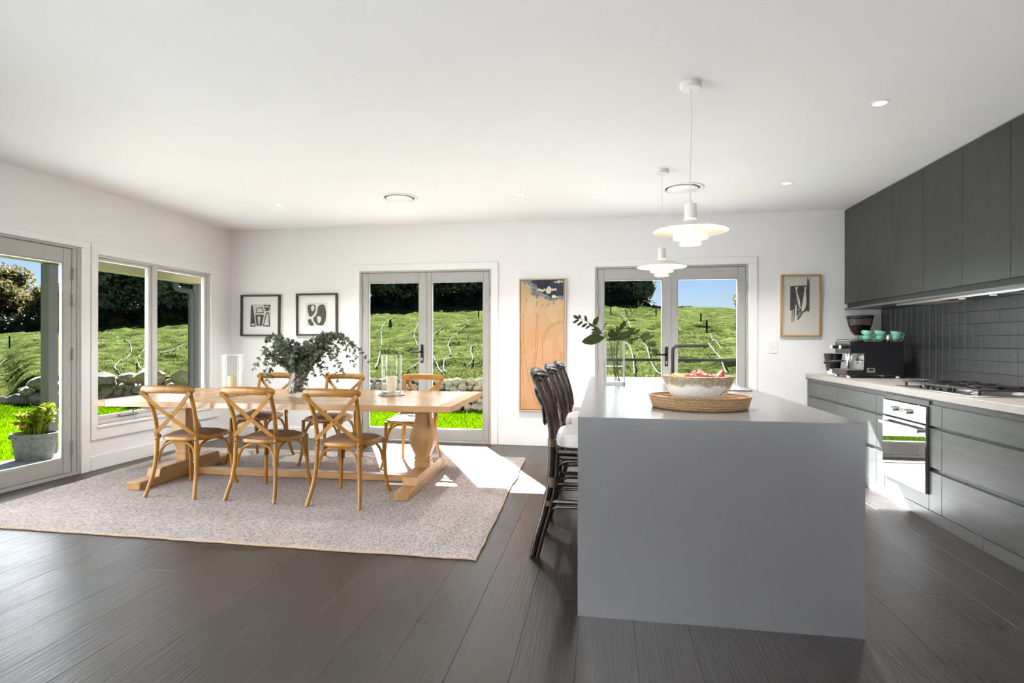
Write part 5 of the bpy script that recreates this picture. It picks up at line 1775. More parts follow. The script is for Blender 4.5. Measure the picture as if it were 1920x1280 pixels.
for p in ([(430, 860), (465, 780), (450, 870)], [(470, 640), (476, 560), (483, 690)], [(570, 470), (573, 420), (577, 520)]):
    flat_poly('ink_stroke', M_(p), -0.0127, INK, t)
MB().box(-w + .018, w - .018, -0.020, -0.018, -h + .018, h - .018).build('glazing', GL, t)

# tall orange painting
pt = NT('orange_canvas')
vv = pt.coord('Object')
sep = pt.n('ShaderNodeSeparateXYZ')
pt.t.links.new(vv, sep.inputs[0])
nz = pt.noise(pt.coord('Object', (3, 3, 1.2)), 2.4, 5, 0.65, 0.6)
fz = pt.math('ADD', pt.math('MULTIPLY', sep.outputs['Z'], 0.62), pt.math('MULTIPLY', nz, 0.55))
col = pt.ramp(fz, [(0.0, (0.55, 0.285, 0.12)), (0.30, (0.54, 0.305, 0.15)), (0.50, (0.52, 0.335, 0.185)), (0.66, (0.49, 0.36, 0.20)), (0.80, (0.43, 0.355, 0.21))])
pink = pt.noise(pt.coord('Object', (2, 2, 1)), 1.5, 3)
col = pt.mix(pt.math('MULTIPLY', pt.math('GREATER_THAN', pink, 0.52), 0.25), col, (0.66, 0.43, 0.29))
pt.pbr(col, 0.75, 0, pt.bump(nz, 0.2, 0.004))
NAVY = mat('navy_paint', (0.028, 0.032, 0.052), 0.7, var=0.5, scale=14)
SMOKE = mat('slate_paint', (0.19, 0.20, 0.22), 0.75, var=0.55, scale=26)
CREAM = mat('cream_paint', (0.62, 0.58, 0.44), 0.75, var=0.25, scale=40)
OCHRE = mat('ochre_line', (0.33, 0.14, 0.02), 0.75, var=0.3, scale=30)
BROWN = mat('brown_stroke', (0.16, 0.07, 0.03), 0.75, var=0.3)
t = thing('painting', 'tall narrow orange painting with a navy top in a pale frame', 'painting', (-0.6975, YB, 1.2085))
w, h = 0.2795, 0.7895
for (a, b, c, d_) in ((-w, -w + .014, -h, h), (w - .014, w, -h, h), (-w + .014, w - .014, -h, -h + .014), (-w + .014, w - .014, h - .014, h)):
    MB().box(a, b, -0.045, -0.002, c, d_, 0.001).build('frame_bar', FRAMEP, t)
MB().box(-w + .014, w - .014, -0.014, -0.003, -h + .014, h - .014).build('shadow_gap', BLACKM, t)
MB().box(-w + .020, w - .020, -0.036, -0.010, -h + .020, h - .020).build('canvas', pt.m, t)
M_ = mapper(90, 95, 715, 1841, w, h)
rq = random.Random(4)
top = [(118, 122), (686, 112), (686, 380)]
ed = [(650, 372), (600, 385), (545, 400), (520, 392), (470, 372), (430, 350), (380, 330), (330, 350), (290, 330), (262, 300), (255, 240), (262, 200), (215, 170), (160, 160)]
jag = []
for k, (x, y) in enumerate(ed):
    jag += [(x + rq.uniform(-6, 6), y + rq.uniform(0, 22)), (x - 18, y - rq.uniform(4, 26))]
flat_poly('smoke_area', M_(top + jag), -0.0362, SMOKE, t)
ed2 = [(686, 330), (640, 320), (600, 345), (560, 372), (520, 350), (480, 310), (430, 290), (380, 270), (350, 230), (330, 180), (270, 150)]
jag = []
for k, (x, y) in enumerate(ed2):
    jag += [(x, y + rq.uniform(0, 14)), (x - 16, y - rq.uniform(2, 16))]
flat_poly('navy_area', M_([(260, 120), (686, 113)] + jag), -0.0369, NAVY, t)
for (cx_, cy_, rx, ry) in ((362, 242, 24, 14), (400, 255, 26, 16), (435, 243, 18, 16), (490, 250, 40, 48), (545, 245, 22, 16), (580, 243, 18, 14), (580, 145, 24, 9), (622, 140, 22, 22), (662, 140, 22, 14), (560, 335, 34, 22), (605, 340, 16, 8)):
    flat_poly('cloud', M_(blob([(cx_ + rx * math.cos(a) * rq.uniform(.85, 1.1), cy_ + ry * math.sin(a) * rq.uniform(.85, 1.1)) for a in np.linspace(0, 2 * PI, 9)[:-1]], 3)), -0.0376, CREAM, t)


def paint_line(pts, wd, m, nm='painted_line'):
    P = [Vector((x, -0.0366, z)) for x, z in M_(pts)]
    MB().flat(spline(P, 6), wd * 1.4, 0.0006, (0, 1, 0)).build(nm, m, t, smooth=False)


L1 = [(330, 550), (322, 700), (318, 860), (312, 1010), (300, 1130), (285, 1280), (275, 1420)]
L2 = [(350, 550), (345, 700), (342, 860), (338, 1010), (325, 1130), (305, 1280), (292, 1420)]
paint_line(L1, 0.0035, OCHRE)
paint_line(L2, 0.0035, OCHRE)
for k in range(9):
    a, b = spline([(*p, 0) for p in L1], 4), spline([(*p, 0) for p in L2], 4)
    paint_line([(a[k * 2 + 4].x, a[k * 2 + 4].y), (b[k * 2 + 4].x, b[k * 2 + 4].y)], 0.0025, OCHRE, 'rung')
A1 = [(684, 660), (600, 668), (520, 705), (460, 775), (420, 860), (402, 950), (415, 1060), (405, 1180), (430, 1300)]
A2 = [(684, 690), (610, 695), (545, 725), (490, 785), (450, 865), (425, 945)]
paint_line(A1, 0.0035, OCHRE)
paint_line(A2, 0.0025, OCHRE)
a, b = spline([(*p, 0) for p in A1[:6]], 3), spline([(*p, 0) for p in A2], 3)
for k in range(1, 15):
    paint_line([(a[k].x, a[k].y), (b[k].x, b[k].y)], 0.0022, OCHRE, 'rung')
paint_line([(150, 560), (148, 760), (155, 960), (185, 1200), (240, 1480), (330, 1740), (420, 1828)], 0.003, OCHRE)
paint_line([(275, 1420), (300, 1560), (380, 1720)], 0.003, OCHRE)
paint_line([(120, 900), (135, 1200), (150, 1500)], 0.0025, OCHRE)
for p in ([(318, 460), (335, 390)], [(395, 470), (415, 430)], [(190, 400), (200, 360)], [(540, 440), (575, 405)], [(470, 460), (500, 420)]):
    paint_line(p, 0.004, BROWN, 'brush_stroke')

# ================================================================== CEILING FITTINGS
def lamp_shader():
    t = NT('lamp_shade_opal')
    p = t.n('ShaderNodeBsdfPrincipled')
    t.i(p, 'Base Color', (0.82, 0.79, 0.74))
    t.i(p, 'Roughness', 0.45)
    tl = t.n('ShaderNodeBsdfTranslucent')
    t.i(tl, 'Color', (0.85, 0.74, 0.60))
    mx = t.n('ShaderNodeMixShader')
    mx.inputs[0].default_value = 0.35
    t.t.links.new(p.outputs[0], mx.inputs[1])
    t.t.links.new(tl.outputs[0], mx.inputs[2])
    t.t.links.new(mx.outputs[0], t.out.inputs[0])
    return t.m


OPAL = lamp_shader()
GLOWT = glow('lit_opal_tier', (1.0, 0.80, 0.56), 0.42, (0.80, 0.76, 0.70))
BULB = glow('lamp_bulb', (1.0, 0.84, 0.62), 5.0)


def pendant(lab, x, y, zr):
    t = thing('pendant_lamp', lab, 'pendant lamp', (x, y, zr), 0, 'pendants over the island')
    drop = H - zr
    MB().lathe([(0.0, drop), (0.058, drop), (0.058, drop - 0.026), (0.053, drop - 0.031), (0.006, drop - 0.032), (0.0, drop - 0.032)], n=32).build('canopy', LAMPW, t)
    P = spline([(0, 0, drop - 0.03), (0.003, 0.001, drop * 0.7), (-0.002, 0, drop * 0.4), (0, 0, 0.165)], 6)
    MB().tube(P, 0.0036, 8).build('cord', LAMPW, t)
    MB().lathe([(0.0, 0.172), (0.008, 0.172), (0.009, 0.155), (0.031, 0.153), (0.033, 0.150), (0.033, 0.066), (0.0, 0.066)], n=32).build('socket_cap', LAMPW, t)
    sh = [(0.033, 0.062), (0.060, 0.056), (0.100, 0.043), (0.150, 0.025), (0.190, 0.008), (0.2065, 0.0)]
    MB().lathe(sh + [(0.2065, -0.002)] + [(r_ - 0.001, z - 0.0035) for r_, z in sh[::-1]], n=64).build('upper_shade', LAMPW, t, angle=60)
    MB().lathe([(0.083, 0.028), (0.087, 0.0), (0.093, -0.030), (0.096, -0.043), (0.093, -0.044), (0.060, -0.042), (0.057, -0.040), (0.084, -0.030), (0.080, 0.026)], n=48).build('middle_shade', GLOWT, t, angle=50)
    MB().lathe([(0.052, -0.040), (0.056, -0.060), (0.060, -0.077), (0.057, -0.078), (0.050, -0.045)], n=40).build('lower_shade', GLOWT, t, angle=50)
    MB().sphere((0, 0, -0.035), 0.030, 16, 10).build('bulb', BULB, t)
    MB().lathe([(0.0, -0.066), (0.050, -0.066)], n=32).build('diffuser', glow('lamp_diffuser', (1.0, 0.86, 0.66), 1.3), t)
    for k in range(3):
        a = R(120 * k + 30)
        MB().cyl((0.030 * math.cos(a), 0.030 * math.sin(a), 0.068), (0.082 * math.cos(a), 0.082 * math.sin(a), 0.020), 0.002, n=6).build('strut', LAMPW, t)
    d = bpy.data.lights.new('pendant_light', 'POINT')
    d.energy, d.color, d.shadow_soft_size = 7.0, (1.0, 0.72, 0.44), 0.03
    link('pendant_light', d, t, (0, 0, 0.036))
    d = bpy.data.lights.new('pendant_downlight', 'SPOT')
    d.energy, d.color, d.spot_size, d.spot_blend, d.shadow_soft_size = 75.0, (1.0, 0.97, 0.93), R(155), 0.6, 0.05
    link('pendant_downlight', d, t, (0, 0, -0.082))
    return t


pendant('near pendant lamp, white tiered shade above the fruit bowl', 0.494, 3.222, 1.868)
pendant('far pendant lamp, white tiered shade in front of the right doors', 0.502, 4.803, 1.880)
RECESS = mat('vent_recess', (0.10, 0.10, 0.10), 0.8)
for (x, y, r_, lab) in ((-2.02, 5.30, 0.185, 'round white ceiling vent above the dining table'), (0.755, 5.385, 0.195, 'round white ceiling vent behind the pendant cords')):
    t = thing('ceiling_vent', lab, 'vent', (x, y, H))
    MB().lathe([(r_, 0), (r_ - 0.004, -0.007), (r_ - 0.028, -0.010), (r_ - 0.034, -0.004), (r_ - 0.036, 0.0)], n=56).build('outer_ring', TRIM, t, angle=60)
    MB().lathe([(0.0, -0.001), (r_ - 0.034, -0.001)], n=40).build('recess', RECESS, t)
    MB().lathe([(0.0, -0.020), (r_ - 0.065, -0.019), (r_ - 0.052, -0.012), (r_ - 0.055, -0.006), (0.0, -0.004)], n=48).build('centre_plate', TRIM, t, angle=60)
DLG = glow('downlight_lens', (1.0, 0.93, 0.82), 4.5)
for (x, y, lab) in ((-3.403, 5.389, 'recessed downlight above the far left of the dining table'), (-0.797, 5.366, 'recessed downlight in front of the orange painting'), (1.669, 5.365, 'recessed downlight above the gap between island and far cabinets'), (1.671, 3.662, 'recessed downlight nearest the camera above the kitchen aisle')):
    t = thing('downlight', lab, 'downlight', (x, y, H), 0, 'recessed downlights')
    MB().lathe([(0.052, 0), (0.050, -0.004), (0.038, -0.004), (0.036, 0.0)], n=32).build('trim_ring', TRIM, t)
    MB().lathe([(0.0, -0.002), (0.037, -0.002)], n=24).build('lens', DLG, t)
    d = bpy.data.lights.new('downlight_beam', 'SPOT')
    d.energy, d.color, d.spot_size, d.spot_blend, d.shadow_soft_size = 170, (1.0, 0.97, 0.92), R(115), 0.8, 0.035
    link('downlight_beam', d, t, (0, 0, -0.01))

# ================================================================== ON THE TABLE
TZ = RZ + 0.738 + 0.0003


def lantern(x, y, lab):
    t = thing('hurricane_lantern', lab, 'candle lantern', (x, y, TZ))
    MB().lathe([(0.118, 0.0), (0.124, 0.004), (0.120, 0.012), (0.100, 0.016), (0.092, 0.030), (0.084, 0.033), (0.0, 0.033)], n=40, cap0=True).build('base_plate', mat('pewter', (0.55, 0.52, 0.48), 0.22, 0.85, var=0.1), t)
    MB().lathe([(0.090, 0.031), (0.0925, 0.18), (0.0945, 0.365), (0.0925, 0.365), (0.0905, 0.18), (0.088, 0.031)], n=48).build('glass_cylinder', LANTG, t)
    MB().tube([(0.0935 * math.cos(a), 0.0935 * math.sin(a), 0.366) for a in np.linspace(0, 2 * PI, 41)[:-1]], 0.0018, 6, True).build('glass_rim', STEEL, t)
    cnd = MB().lathe([(0.040, 0.0335), (0.040, 0.172), (0.037, 0.176), (0.030, 0.173), (0.0, 0.171)], n=32, cap0=True).build('candle', WAX, t)
    MB().cyl((0, 0, 0.171), (0.001, 0, 0.184), 0.0014, n=6).build('wick', BLACKM, cnd)


lantern(-3.335, 4.55, 'glass hurricane lantern with candle on the window end of the table')
lantern(-1.905, 4.81, 'glass hurricane lantern with candle on the table end near the island')
EX, EY = -2.635, 4.47
t = thing('glass_vase', 'clear flared glass vase holding eucalyptus on the dining table', 'vase', (EX, EY, TZ))
MB().lathe([(0.0, 0.004), (0.078, 0.004), (0.088, 0.012), (0.092, 0.05), (0.078, 0.14), (0.060, 0.205), (0.064, 0.245), (0.061, 0.245), (0.057, 0.205), (0.074, 0.14), (0.087, 0.05), (0.080, 0.016), (0.0, 0.012)], n=40).build('glass', VASEG, t)
MB().lathe([(0.0, 0.10), (0.079, 0.10)], n=32).build('water', WATER, t)
EUC = leafmat('eucalyptus_leaf', (0.075, 0.095, 0.062), (0.26, 0.29, 0.215), 0.22, 0.55, 9, 0.4)
EUS = mat('eucalyptus_stem', (0.14, 0.10, 0.06), 0.7)
t = thing('eucalyptus_bunch', 'loose bunch of grey green eucalyptus in the glass vase', 'greenery', (EX, EY, TZ))
re_ = random.Random(31)
fol, stm = MB(), MB()
PXM = 4.83 / FPX


def cam_off(du, dv, dd=0.0):
    """offset seen as du right / dv up, dd further away"""
    return Vector((CY * du - SY * dd, SY * du + CY * dd, dv))


def oval_leaf(mb, p, dirv, nrm, L, Wd):
    d_ = dirv.normalized()
    s_ = d_.cross(nrm)
    if s_.length < 1e-4:
        s_ = d_.cross(Vector((0.3, 0.5, 0.8)))
    s_.normalize()
    n_ = s_.cross(d_)
    vs = [p, p + d_ * L * .25 + s_ * Wd * .42 - n_ * L * .04, p + d_ * L * .6 + s_ * Wd * .5 - n_ * L * .05, p + d_ * L + n_ * 0, p + d_ * L * .6 - s_ * Wd * .5 - n_ * L * .05, p + d_ * L * .25 - s_ * Wd * .42 - n_ * L * .04, p + d_ * L * .5 + n_ * L * .06]
    mb.add(vs, [(0, 1, 6), (1, 2, 6), (2, 3, 6), (3, 4, 6), (4, 5, 6), (5, 0, 6)])


sprays = [((475, 692), 0), ((484, 684), .1), ((492, 672), .12), ((505, 664), -.1), ((520, 654), .05), ((541, 641), 0), ((548, 662), -.15), ((568, 652), .1), ((575, 662), -.1), ((588, 662), .15), ((606, 644), .05), ((612, 660), -.2), ((628, 646), .15), ((652, 646), .1), ((662, 658), 0),
          ((676, 668), .15), ((684, 680), .05), ((668, 686), -.1), ((652, 672), .2), ((645, 698), -.1), ((633, 706), .12), ((622, 700), -.15), ((600, 700), -.2), ((586, 706), .2), ((502, 700), -.1), ((520, 698), .15), ((560, 690), -.2), ((578, 720), -.12), ((572, 712), -.1), ((590, 690), .1), ((634, 712), -.05), ((498, 716), .02),
          ((548, 648), .08), ((560, 646), -.08), ((582, 652), .12), ((530, 650), -.12), ((596, 654), -.08), ((512, 676), .05), ((536, 668), .18), ((618, 672), .05), ((640, 660), -.12), ((553, 668), .2), ((604, 676), .22), ((526, 682), -.18)]
for (u, v), dd in sprays:
    tip = cam_off((u - 556) * PXM, (747 - v) * PXM, dd)
    base = Vector((re_.uniform(-.03, .03), re_.uniform(-.03, .03), 0.05))
    mouth = Vector((tip.x * .12 + re_.uniform(-.02, .02), tip.y * .12 + re_.uniform(-.02, .02), 0.245))
    peak = Vector((tip.x * 0.62, tip.y * 0.62, max(tip.z + re_.uniform(0.00, 0.05), 0.30 + 0.25 * min(1, (tip.xy).length / 0.4))))
    if v < 665 and abs(u - 556) < 60:
        peak.z = tip.z * 0.82
    P = spline([base, mouth, (mouth + peak) / 2 + Vector((0, 0, 0.02)), peak, tip], 7)
    stm.tube(P, [0.0028 * (1 - 0.7 * i / len(P)) for i in range(len(P))], 5)
    m = len(P)
    for i in range(6, m):
        tt = (P[i] - P[i - 1]).normalized()
        f = i / m
        for q in range(4 if i < m - 3 else 5):
            ang = re_.uniform(0, 6.28)
            sd = tt.orthogonal().normalized()
            sd = Quaternion(tt, ang) @ sd
            dv = (sd + tt * re_.uniform(0.1, 0.7) + Vector((0, 0, re_.uniform(-.3, .2))))
            L = re_.uniform(0.030, 0.052) * (1.05 - 0.35 * f) * (1.15 if u < 600 else 0.92)
            oval_leaf(fol, P[i] + tt * re_.uniform(-.012, .012), dv, Vector((re_.uniform(-1, 1), re_.uniform(-1, 1), re_.uniform(.2, 1))).normalized(), L, L * re_.uniform(0.62, 0.86))
for k in range(260):                                     # leaves packed at the neck and inside the glass
    a = re_.uniform(0, 6.28)
    z = re_.uniform(0.03, 0.36)
    r_ = (0.06 if z < 0.2 else 0.055 + (z - 0.2) * 0.9) * math.sqrt(re_.random())
    dv = Vector((math.cos(a), math.sin(a), re_.uniform(-.4, .9)))
    oval_leaf(fol, Vector((r_ * math.cos(a), r_ * math.sin(a), z)), dv, Vector((re_.uniform(-1, 1), re_.uniform(-1, 1), 1)).normalized(), re_.uniform(.024, .036), re_.uniform(.018, .026))
o = fol.build('foliage', EUC, t, smooth=False)
o['kind'] = 'stuff'
stm.build('stems', EUS, t)

# ================================================================== ON THE ISLAND
IZ = IH + 0.0003
VX, VY = 0.106, 4.545
t = thing('glass_vase', 'tall square clear glass vase with dark leafy branches on the island', 'vase', (VX, VY, IZ), R(4))
mb = MB()
a, hgt, th = 0.076, 0.352, 0.005
o1 = [(-a, -a), (a, -a), (a, a), (-a, a)]
i1 = [(x * (1 - th / a), y * (1 - th / a)) for x, y in o1]
vs = [(x, y, 0) for x, y in o1] + [(x, y, hgt) for x, y in o1] + [(x, y, hgt) for x, y in i1] + [(x, y, 0.022) for x, y in i1]
fs = [(3, 2, 1, 0), (12, 13, 14, 15)]
for k in range(4):
    l = (k + 1) % 4
    fs += [(k, l, 4 + l, 4 + k), (4 + k, 4 + l, 8 + l, 8 + k), (8 + k, 8 + l, 12 + l, 12 + k)]
mb.add(vs, fs).build('glass', VASEG, t, smooth=False)
EDGEG = thin_glass('glass_edge', (0.62, 0.68, 0.66), 0.9, 0.02, 0.9)
mb = MB()
for sx2 in (-1, 1):
    for sy2 in (-1, 1):
        mb.box(sx2 * (a - 0.0045), sx2 * (a + 0.0006), sy2 * (a - 0.0045), sy2 * (a + 0.0006), 0.022, hgt + 0.0006, 0.0012)
mb.box(-a - 0.0006, a + 0.0006, -a - 0.0006, a + 0.0006, 0.0, 0.021, 0.002)
for (p0, p1) in ((-a, a),):
    for s2 in (-1, 1):
        mb.box(p0, p1, s2 * (a - 0.0045), s2 * a, hgt - 0.002, hgt + 0.0012)
        mb.box(s2 * (a - 0.0045), s2 * a, p0, p1, hgt - 0.002, hgt + 0.0012)
mb.build('glass_edge', EDGEG, t, smooth=False)
MB().box(-a + th + .0005, a - th - .0005, -a + th + .0005, a - th - .0005, 0.1445, 0.145).build('water', WATER, t)
LEAFD = leafmat('glossy_dark_leaf', (0.014, 0.024, 0.004), (0.045, 0.062, 0.012), 0.2, 0.35, 12, 0.25)
STEMD = mat('branch_stem', (0.055, 0.045, 0.022), 0.6)
lfm = MB()
leaf_pts(lfm, (0, 0, 0), (1, 0, 0), (0, 1, 0), 1.0, 0.42, 0.05)
leaf_me = lfm.mesh('leaf', LEAFD)
lfm = MB()
leaf_pts(lfm, (0, 0, 0), (1, 0, 0), (0, 1, 0), 1.0, 0.21, 0.03)
thin_me = lfm.mesh('leaf', LEAFD)
VM = 4.47 / FPX


def branch(lab, path, leaves, rad=0.0036):
    """path: [(u,v,dd)], leaves: [(u,v, tip u, tip v, dd, width, thin)]"""
    t = thing('leafy_branch', lab, 'branch', (VX, VY, IZ), 0, 'branches in the square glass vase')
    P = [cam_off((u - 1152) * VM, 0.339 + (641.3 - v) * VM, dd) for u, v, dd in path]
    P = spline([Vector((re_.uniform(-.045, .045), re_.uniform(-.04, .04), 0.026)), Vector((P[0].x * .5, P[0].y * .5, 0.2))] + P, 5)
    MB().tube(P, [rad * (1.15 - 0.7 * i / len(P)) for i in range(len(P))], 6).build('stem', STEMD, t)
    for (u, v, tu, tv, dd, wd, thin) in leaves:
        b0 = cam_off((u - 1152) * VM, 0.339 + (641.3 - v) * VM, dd)
        b1 = cam_off((tu - 1152) * VM, 0.339 + (641.3 - tv) * VM, dd + re_.uniform(-.02, .02))
        d_ = b1 - b0
        L = d_.length
        d_.normalize()
        view = Vector((-SY, CY, 0))
        n_ = Quaternion(d_, re_.uniform(-.7, .7)) @ view
        s_ = n_.cross(d_).normalized()
        n_ = d_.cross(s_)
        o = link('leaf', thin_me if thin else leaf_me, t)
        o.matrix_local = Matrix.Translation(b0) @ Matrix((d_, s_, n_)).transposed().to_4x4() @ Matrix.Diagonal((L, L * wd, L, 1))
    return t


branch('dark leafy branch reaching out of the square vase to the left', [(1143, 642, 0), (1132, 628, -.02), (1117, 615, -.02), (1100, 603, -.02), (1086, 597, -.02)],
       [(1086, 598, 1074, 591, 0, 1.1, 0), (1088, 598, 1084, 589.5, -.01, 1.2, 0), (1086, 598, 1073, 606, 0, .8, 0), (1093, 601, 1081, 611, 0, .9, 0), (1100, 604, 1095.5, 590.5, 0, 1.0, 0), (1101, 605, 1089, 614, 0, .9, 0), (1108, 609, 1096, 616, .01, .8, 0),
        (1112, 611, 1118, 594, .01, 1.1, 0), (1114, 612, 1120, 592, -.02, .7, 0), (1116, 613, 1102, 606, 0, 1.0, 0), (1121, 618, 1107, 618, 0, .9, 0), (1127, 625, 1106, 624, -.01, 1.0, 0), (1128, 626, 1113, 610, .01, .9, 0), (1134, 632, 1089, 640, -.03, 1.0, 0), (1130, 630, 1105, 629, .02, .8, 0), (1126, 622, 1138, 602, 0, .4, 1)])
branch('dark leafy branch arching out of the square vase to the right', [(1158, 640, 0), (1172, 630, .02), (1190, 629, .02), (1206, 637, .02), (1218, 652, .01), (1226, 664, .01), (1234, 673, .01)],
       [(1172, 630, 1190, 613, .02, .9, 0), (1176, 629, 1191, 621, .0, .7, 0), (1186, 629, 1200, 615, .01, .9, 0), (1190, 630, 1197, 634, .0, 1.0, 0), (1199, 633, 1219, 623, .02, 1.0, 0), (1201, 635, 1227, 630, .0, .9, 0), (1204, 637, 1212, 640, .02, 1.3, 0), (1200, 634, 1208, 624, -.01, .9, 0),
        (1212, 644, 1231, 641, .02, .8, 0), (1213, 646, 1232, 647, .0, .8, 0), (1216, 650, 1219, 660, .01, .8, 0), (1220, 656, 1236, 657, .01, 1.0, 0), (1222, 657, 1235, 663, .0, .8, 0), (1224, 661, 1229, 666, .01, .9, 0), (1228, 666, 1236, 674, .01, .35, 1), (1176, 633, 1184, 646, -.02, 1.0, 0), (1178, 634, 1184, 643, .03, 1.0, 0)])
branch('thin branch with needle leaves rising high from the square vase', [(1160, 638, 0), (1168, 615, .01), (1176, 600, .01), (1187, 585, .01), (1197, 575, .01), (1204, 572.5, .01)],
       [(1178, 597, 1172, 577, .01, .9, 1), (1184, 588, 1180, 572, .01, .7, 1), (1192, 579, 1189, 571, .01, .7, 1), (1198, 574, 1196, 562, .01, 1.2, 1), (1200, 574, 1206, 567, .01, 1.6, 1), (1202, 573, 1212, 574, .01, 1.0, 1), (1177, 600, 1194, 599, .01, .9, 1), (1174, 604, 1168, 600, .01, 1.2, 1), (1170, 614, 1192, 616, .02, .8, 1)], 0.0042)
branch('broad leaved branch standing upright in the middle of the square vase', [(1152, 640, .02), (1158, 625, .02), (1164, 612, .02), (1170, 602, .02)],
       [(1160, 622, 1172, 600, .02, .9, 0), (1162, 620, 1154, 611, .0, 1.2, 0), (1156, 630, 1142, 617, .02, 1.1, 0), (1155, 632, 1147, 622, -.02, 1.3, 0), (1158, 634, 1178, 619, -.02, 1.3, 0), (1160, 634, 1174, 636, .03, 1.2, 0), (1156, 634, 1158, 613, -.03, 1.2, 0), (1152, 636, 1139, 627, .0, 1.1, 0), (1150, 638, 1138, 636, .03, .9, 0), (1164, 630, 1183, 630, .0, 1.2, 0), (1160, 637, 1170, 622, .04, 1.3, 0), (1166, 613, 1176, 607, .02, .9, 0)])
branch('short leafy branch at the rear of the square vase', [(1148, 640, .04), (1146, 628, .05), (1142, 620, .05)],
       [(1147, 632, 1140, 622, .05, 1.0, 0), (1146, 628, 1152, 616, .05, 1.0, 0), (1147, 634, 1158, 622, .06, 1.2, 0), (1148, 637, 1140, 634, .05, .9, 0), (1149, 637, 1163, 633, .06, 1.2, 0)])

# woven tray
RATT = NT('woven_rattan')
vg = RATT.coord('Generated')
wv = RATT.n('ShaderNodeTexWave', wave_type='BANDS', bands_direction='Z', wave_profile='SIN')
RATT.t.links.new(RATT.coord('Object'), wv.inputs['Vector'])
wv.inputs['Scale'].default_value = 55
wv.inputs['Distortion'].default_value = 2.5
wv.inputs['Detail Scale'].default_value = 4
nn = RATT.noise(RATT.coord('Object', (1, 1, 1)), 120, 3, 0.6)
ff = RATT.math('ADD', RATT.math('MULTIPLY', wv.outputs['Fac'], .4), RATT.math('MULTIPLY', nn, .6))
colr = RATT.ramp(ff, [(0.25, (0.10, 0.05, 0.02)), (0.5, (0.30, 0.165, 0.07)), (0.75, (0.52, 0.34, 0.17))])
RATT.pbr(colr, 0.5, 0, RATT.bump(ff, 0.6, 0.004))
RATT = RATT.m
t = thing('woven_tray', 'oval woven rattan tray under the bowl on the island', 'tray', (0.503, 2.985, IZ), R(-6))
sx_, sy_ = 0.97, 0.75
MB().lathe([(0.0, 0.008), (0.232, 0.008), (0.236, 0.012)], n=56, sx=sx_, sy=sy_).build('tray_base', RATT, t)
coils = 7
for k in range(coils):
    z = 0.006 + k * 0.0082
    rr3 = 0.240 + 0.018 * (k / coils) ** 0.8
    nseg = 72
    MB().tube([(rr3 * math.cos(b) * sx_, rr3 * math.sin(b) * sy_, z) for b in np.linspace(0, 2 * PI, nseg + 1)[:-1]], 0.0050, 8, True).build('coil', RATT, t)
wrap = MB()
for k in range(150):
    b = 2 * PI * k / 150
    rr3 = 0.258
    for j in range(6):
        b2 = b + (j % 2) * PI / 150
        z = 0.010 + j * 0.0082
        r3 = 0.2455 + 0.0175 * (j / coils) ** 0.8
        c = Vector((r3 * math.cos(b2) * sx_, r3 * math.sin(b2) * sy_, z))
        tg = Vector((-math.sin(b2) * sx_, math.cos(b2) * sy_, 0)).normalized() * 0.0042
        ou = Vector((math.cos(b2), math.sin(b2), 0)) * 0.0014
        wrap.add([c - tg, c + ou - Vector((0, 0, .0035)), c + tg, c + ou + Vector((0, 0, .0035))], [(0, 1, 2, 3)])
wrap.build('weave_stitches', mat('rattan_stitch', (0.42, 0.26, 0.12), 0.5, var=0.4, scale=90), t, smooth=False)['kind'] = 'stuff'
MB().tube([(0.2585 * math.cos(b) * sx_, 0.2585 * math.sin(b) * sy_, 0.062) for b in np.linspace(0, 2 * PI, 73)[:-1]], 0.0062, 8, True).build('tray_rim', RATT, t)

# bowl
bm_ = NT('glazed_bowl')
vv = bm_.coord('Object')
sep = bm_.n('ShaderNodeSeparateXYZ')
bm_.t.links.new(vv, sep.inputs[0])
nz = bm_.noise(vv, 14, 4, 0.6)
hh = bm_.math('ADD', sep.outputs['Z'], bm_.math('MULTIPLY', bm_.math('SUBTRACT', nz, 0.5), 0.07))
band = bm_.ramp(hh, [(0.0, (0, 0, 0)), (0.1085, (0, 0, 0)), (0.122, (1, 1, 1)), (1.0, (1, 1, 1))])
sp = bm_.noise(vv, 60, 3)
white = bm_.ramp(sp, [(0.3, (0.66, 0.62, 0.55)), (0.6, (0.76, 0.73, 0.68))])
brown = bm_.ramp(sp, [(0.3, (0.19, 0.14, 0.075)), (0.7, (0.42, 0.35, 0.24))])
foot = bm_.ramp(bm_.math('ADD', sep.outputs['Z'], bm_.math('MULTIPLY', nz, 0.02)), [(0.0, (1, 1, 1)), (0.018, (1, 1, 1)), (0.028, (0, 0, 0)), (1, (0, 0, 0))])
cc = bm_.mix(band, white, brown)
cc = bm_.mix(bm_.math('MULTIPLY', foot, 0.55), cc, (0.45, 0.33, 0.22))
bm_.pbr(cc, 0.42, 0, bm_.bump(sp, 0.12, 0.003))
t = thing('fruit_bowl', 'large footed white ceramic bowl with brown mottled rim on the tray', 'bowl', (0.497, 2.985, IZ + 0.0085))
MB().lathe([(0.118, 0.0), (0.121, 0.004), (0.117, 0.018), (0.113, 0.026), (0.124, 0.040), (0.146, 0.072), (0.165, 0.110), (0.1765, 0.150), (0.1775, 0.158), (0.1745, 0.160), (0.170, 0.150), (0.158, 0.110), (0.138, 0.072), (0.105, 0.045), (0.0, 0.038)], n=64, cap0=True).build('bowl', bm_.m, t)
mark = MB()
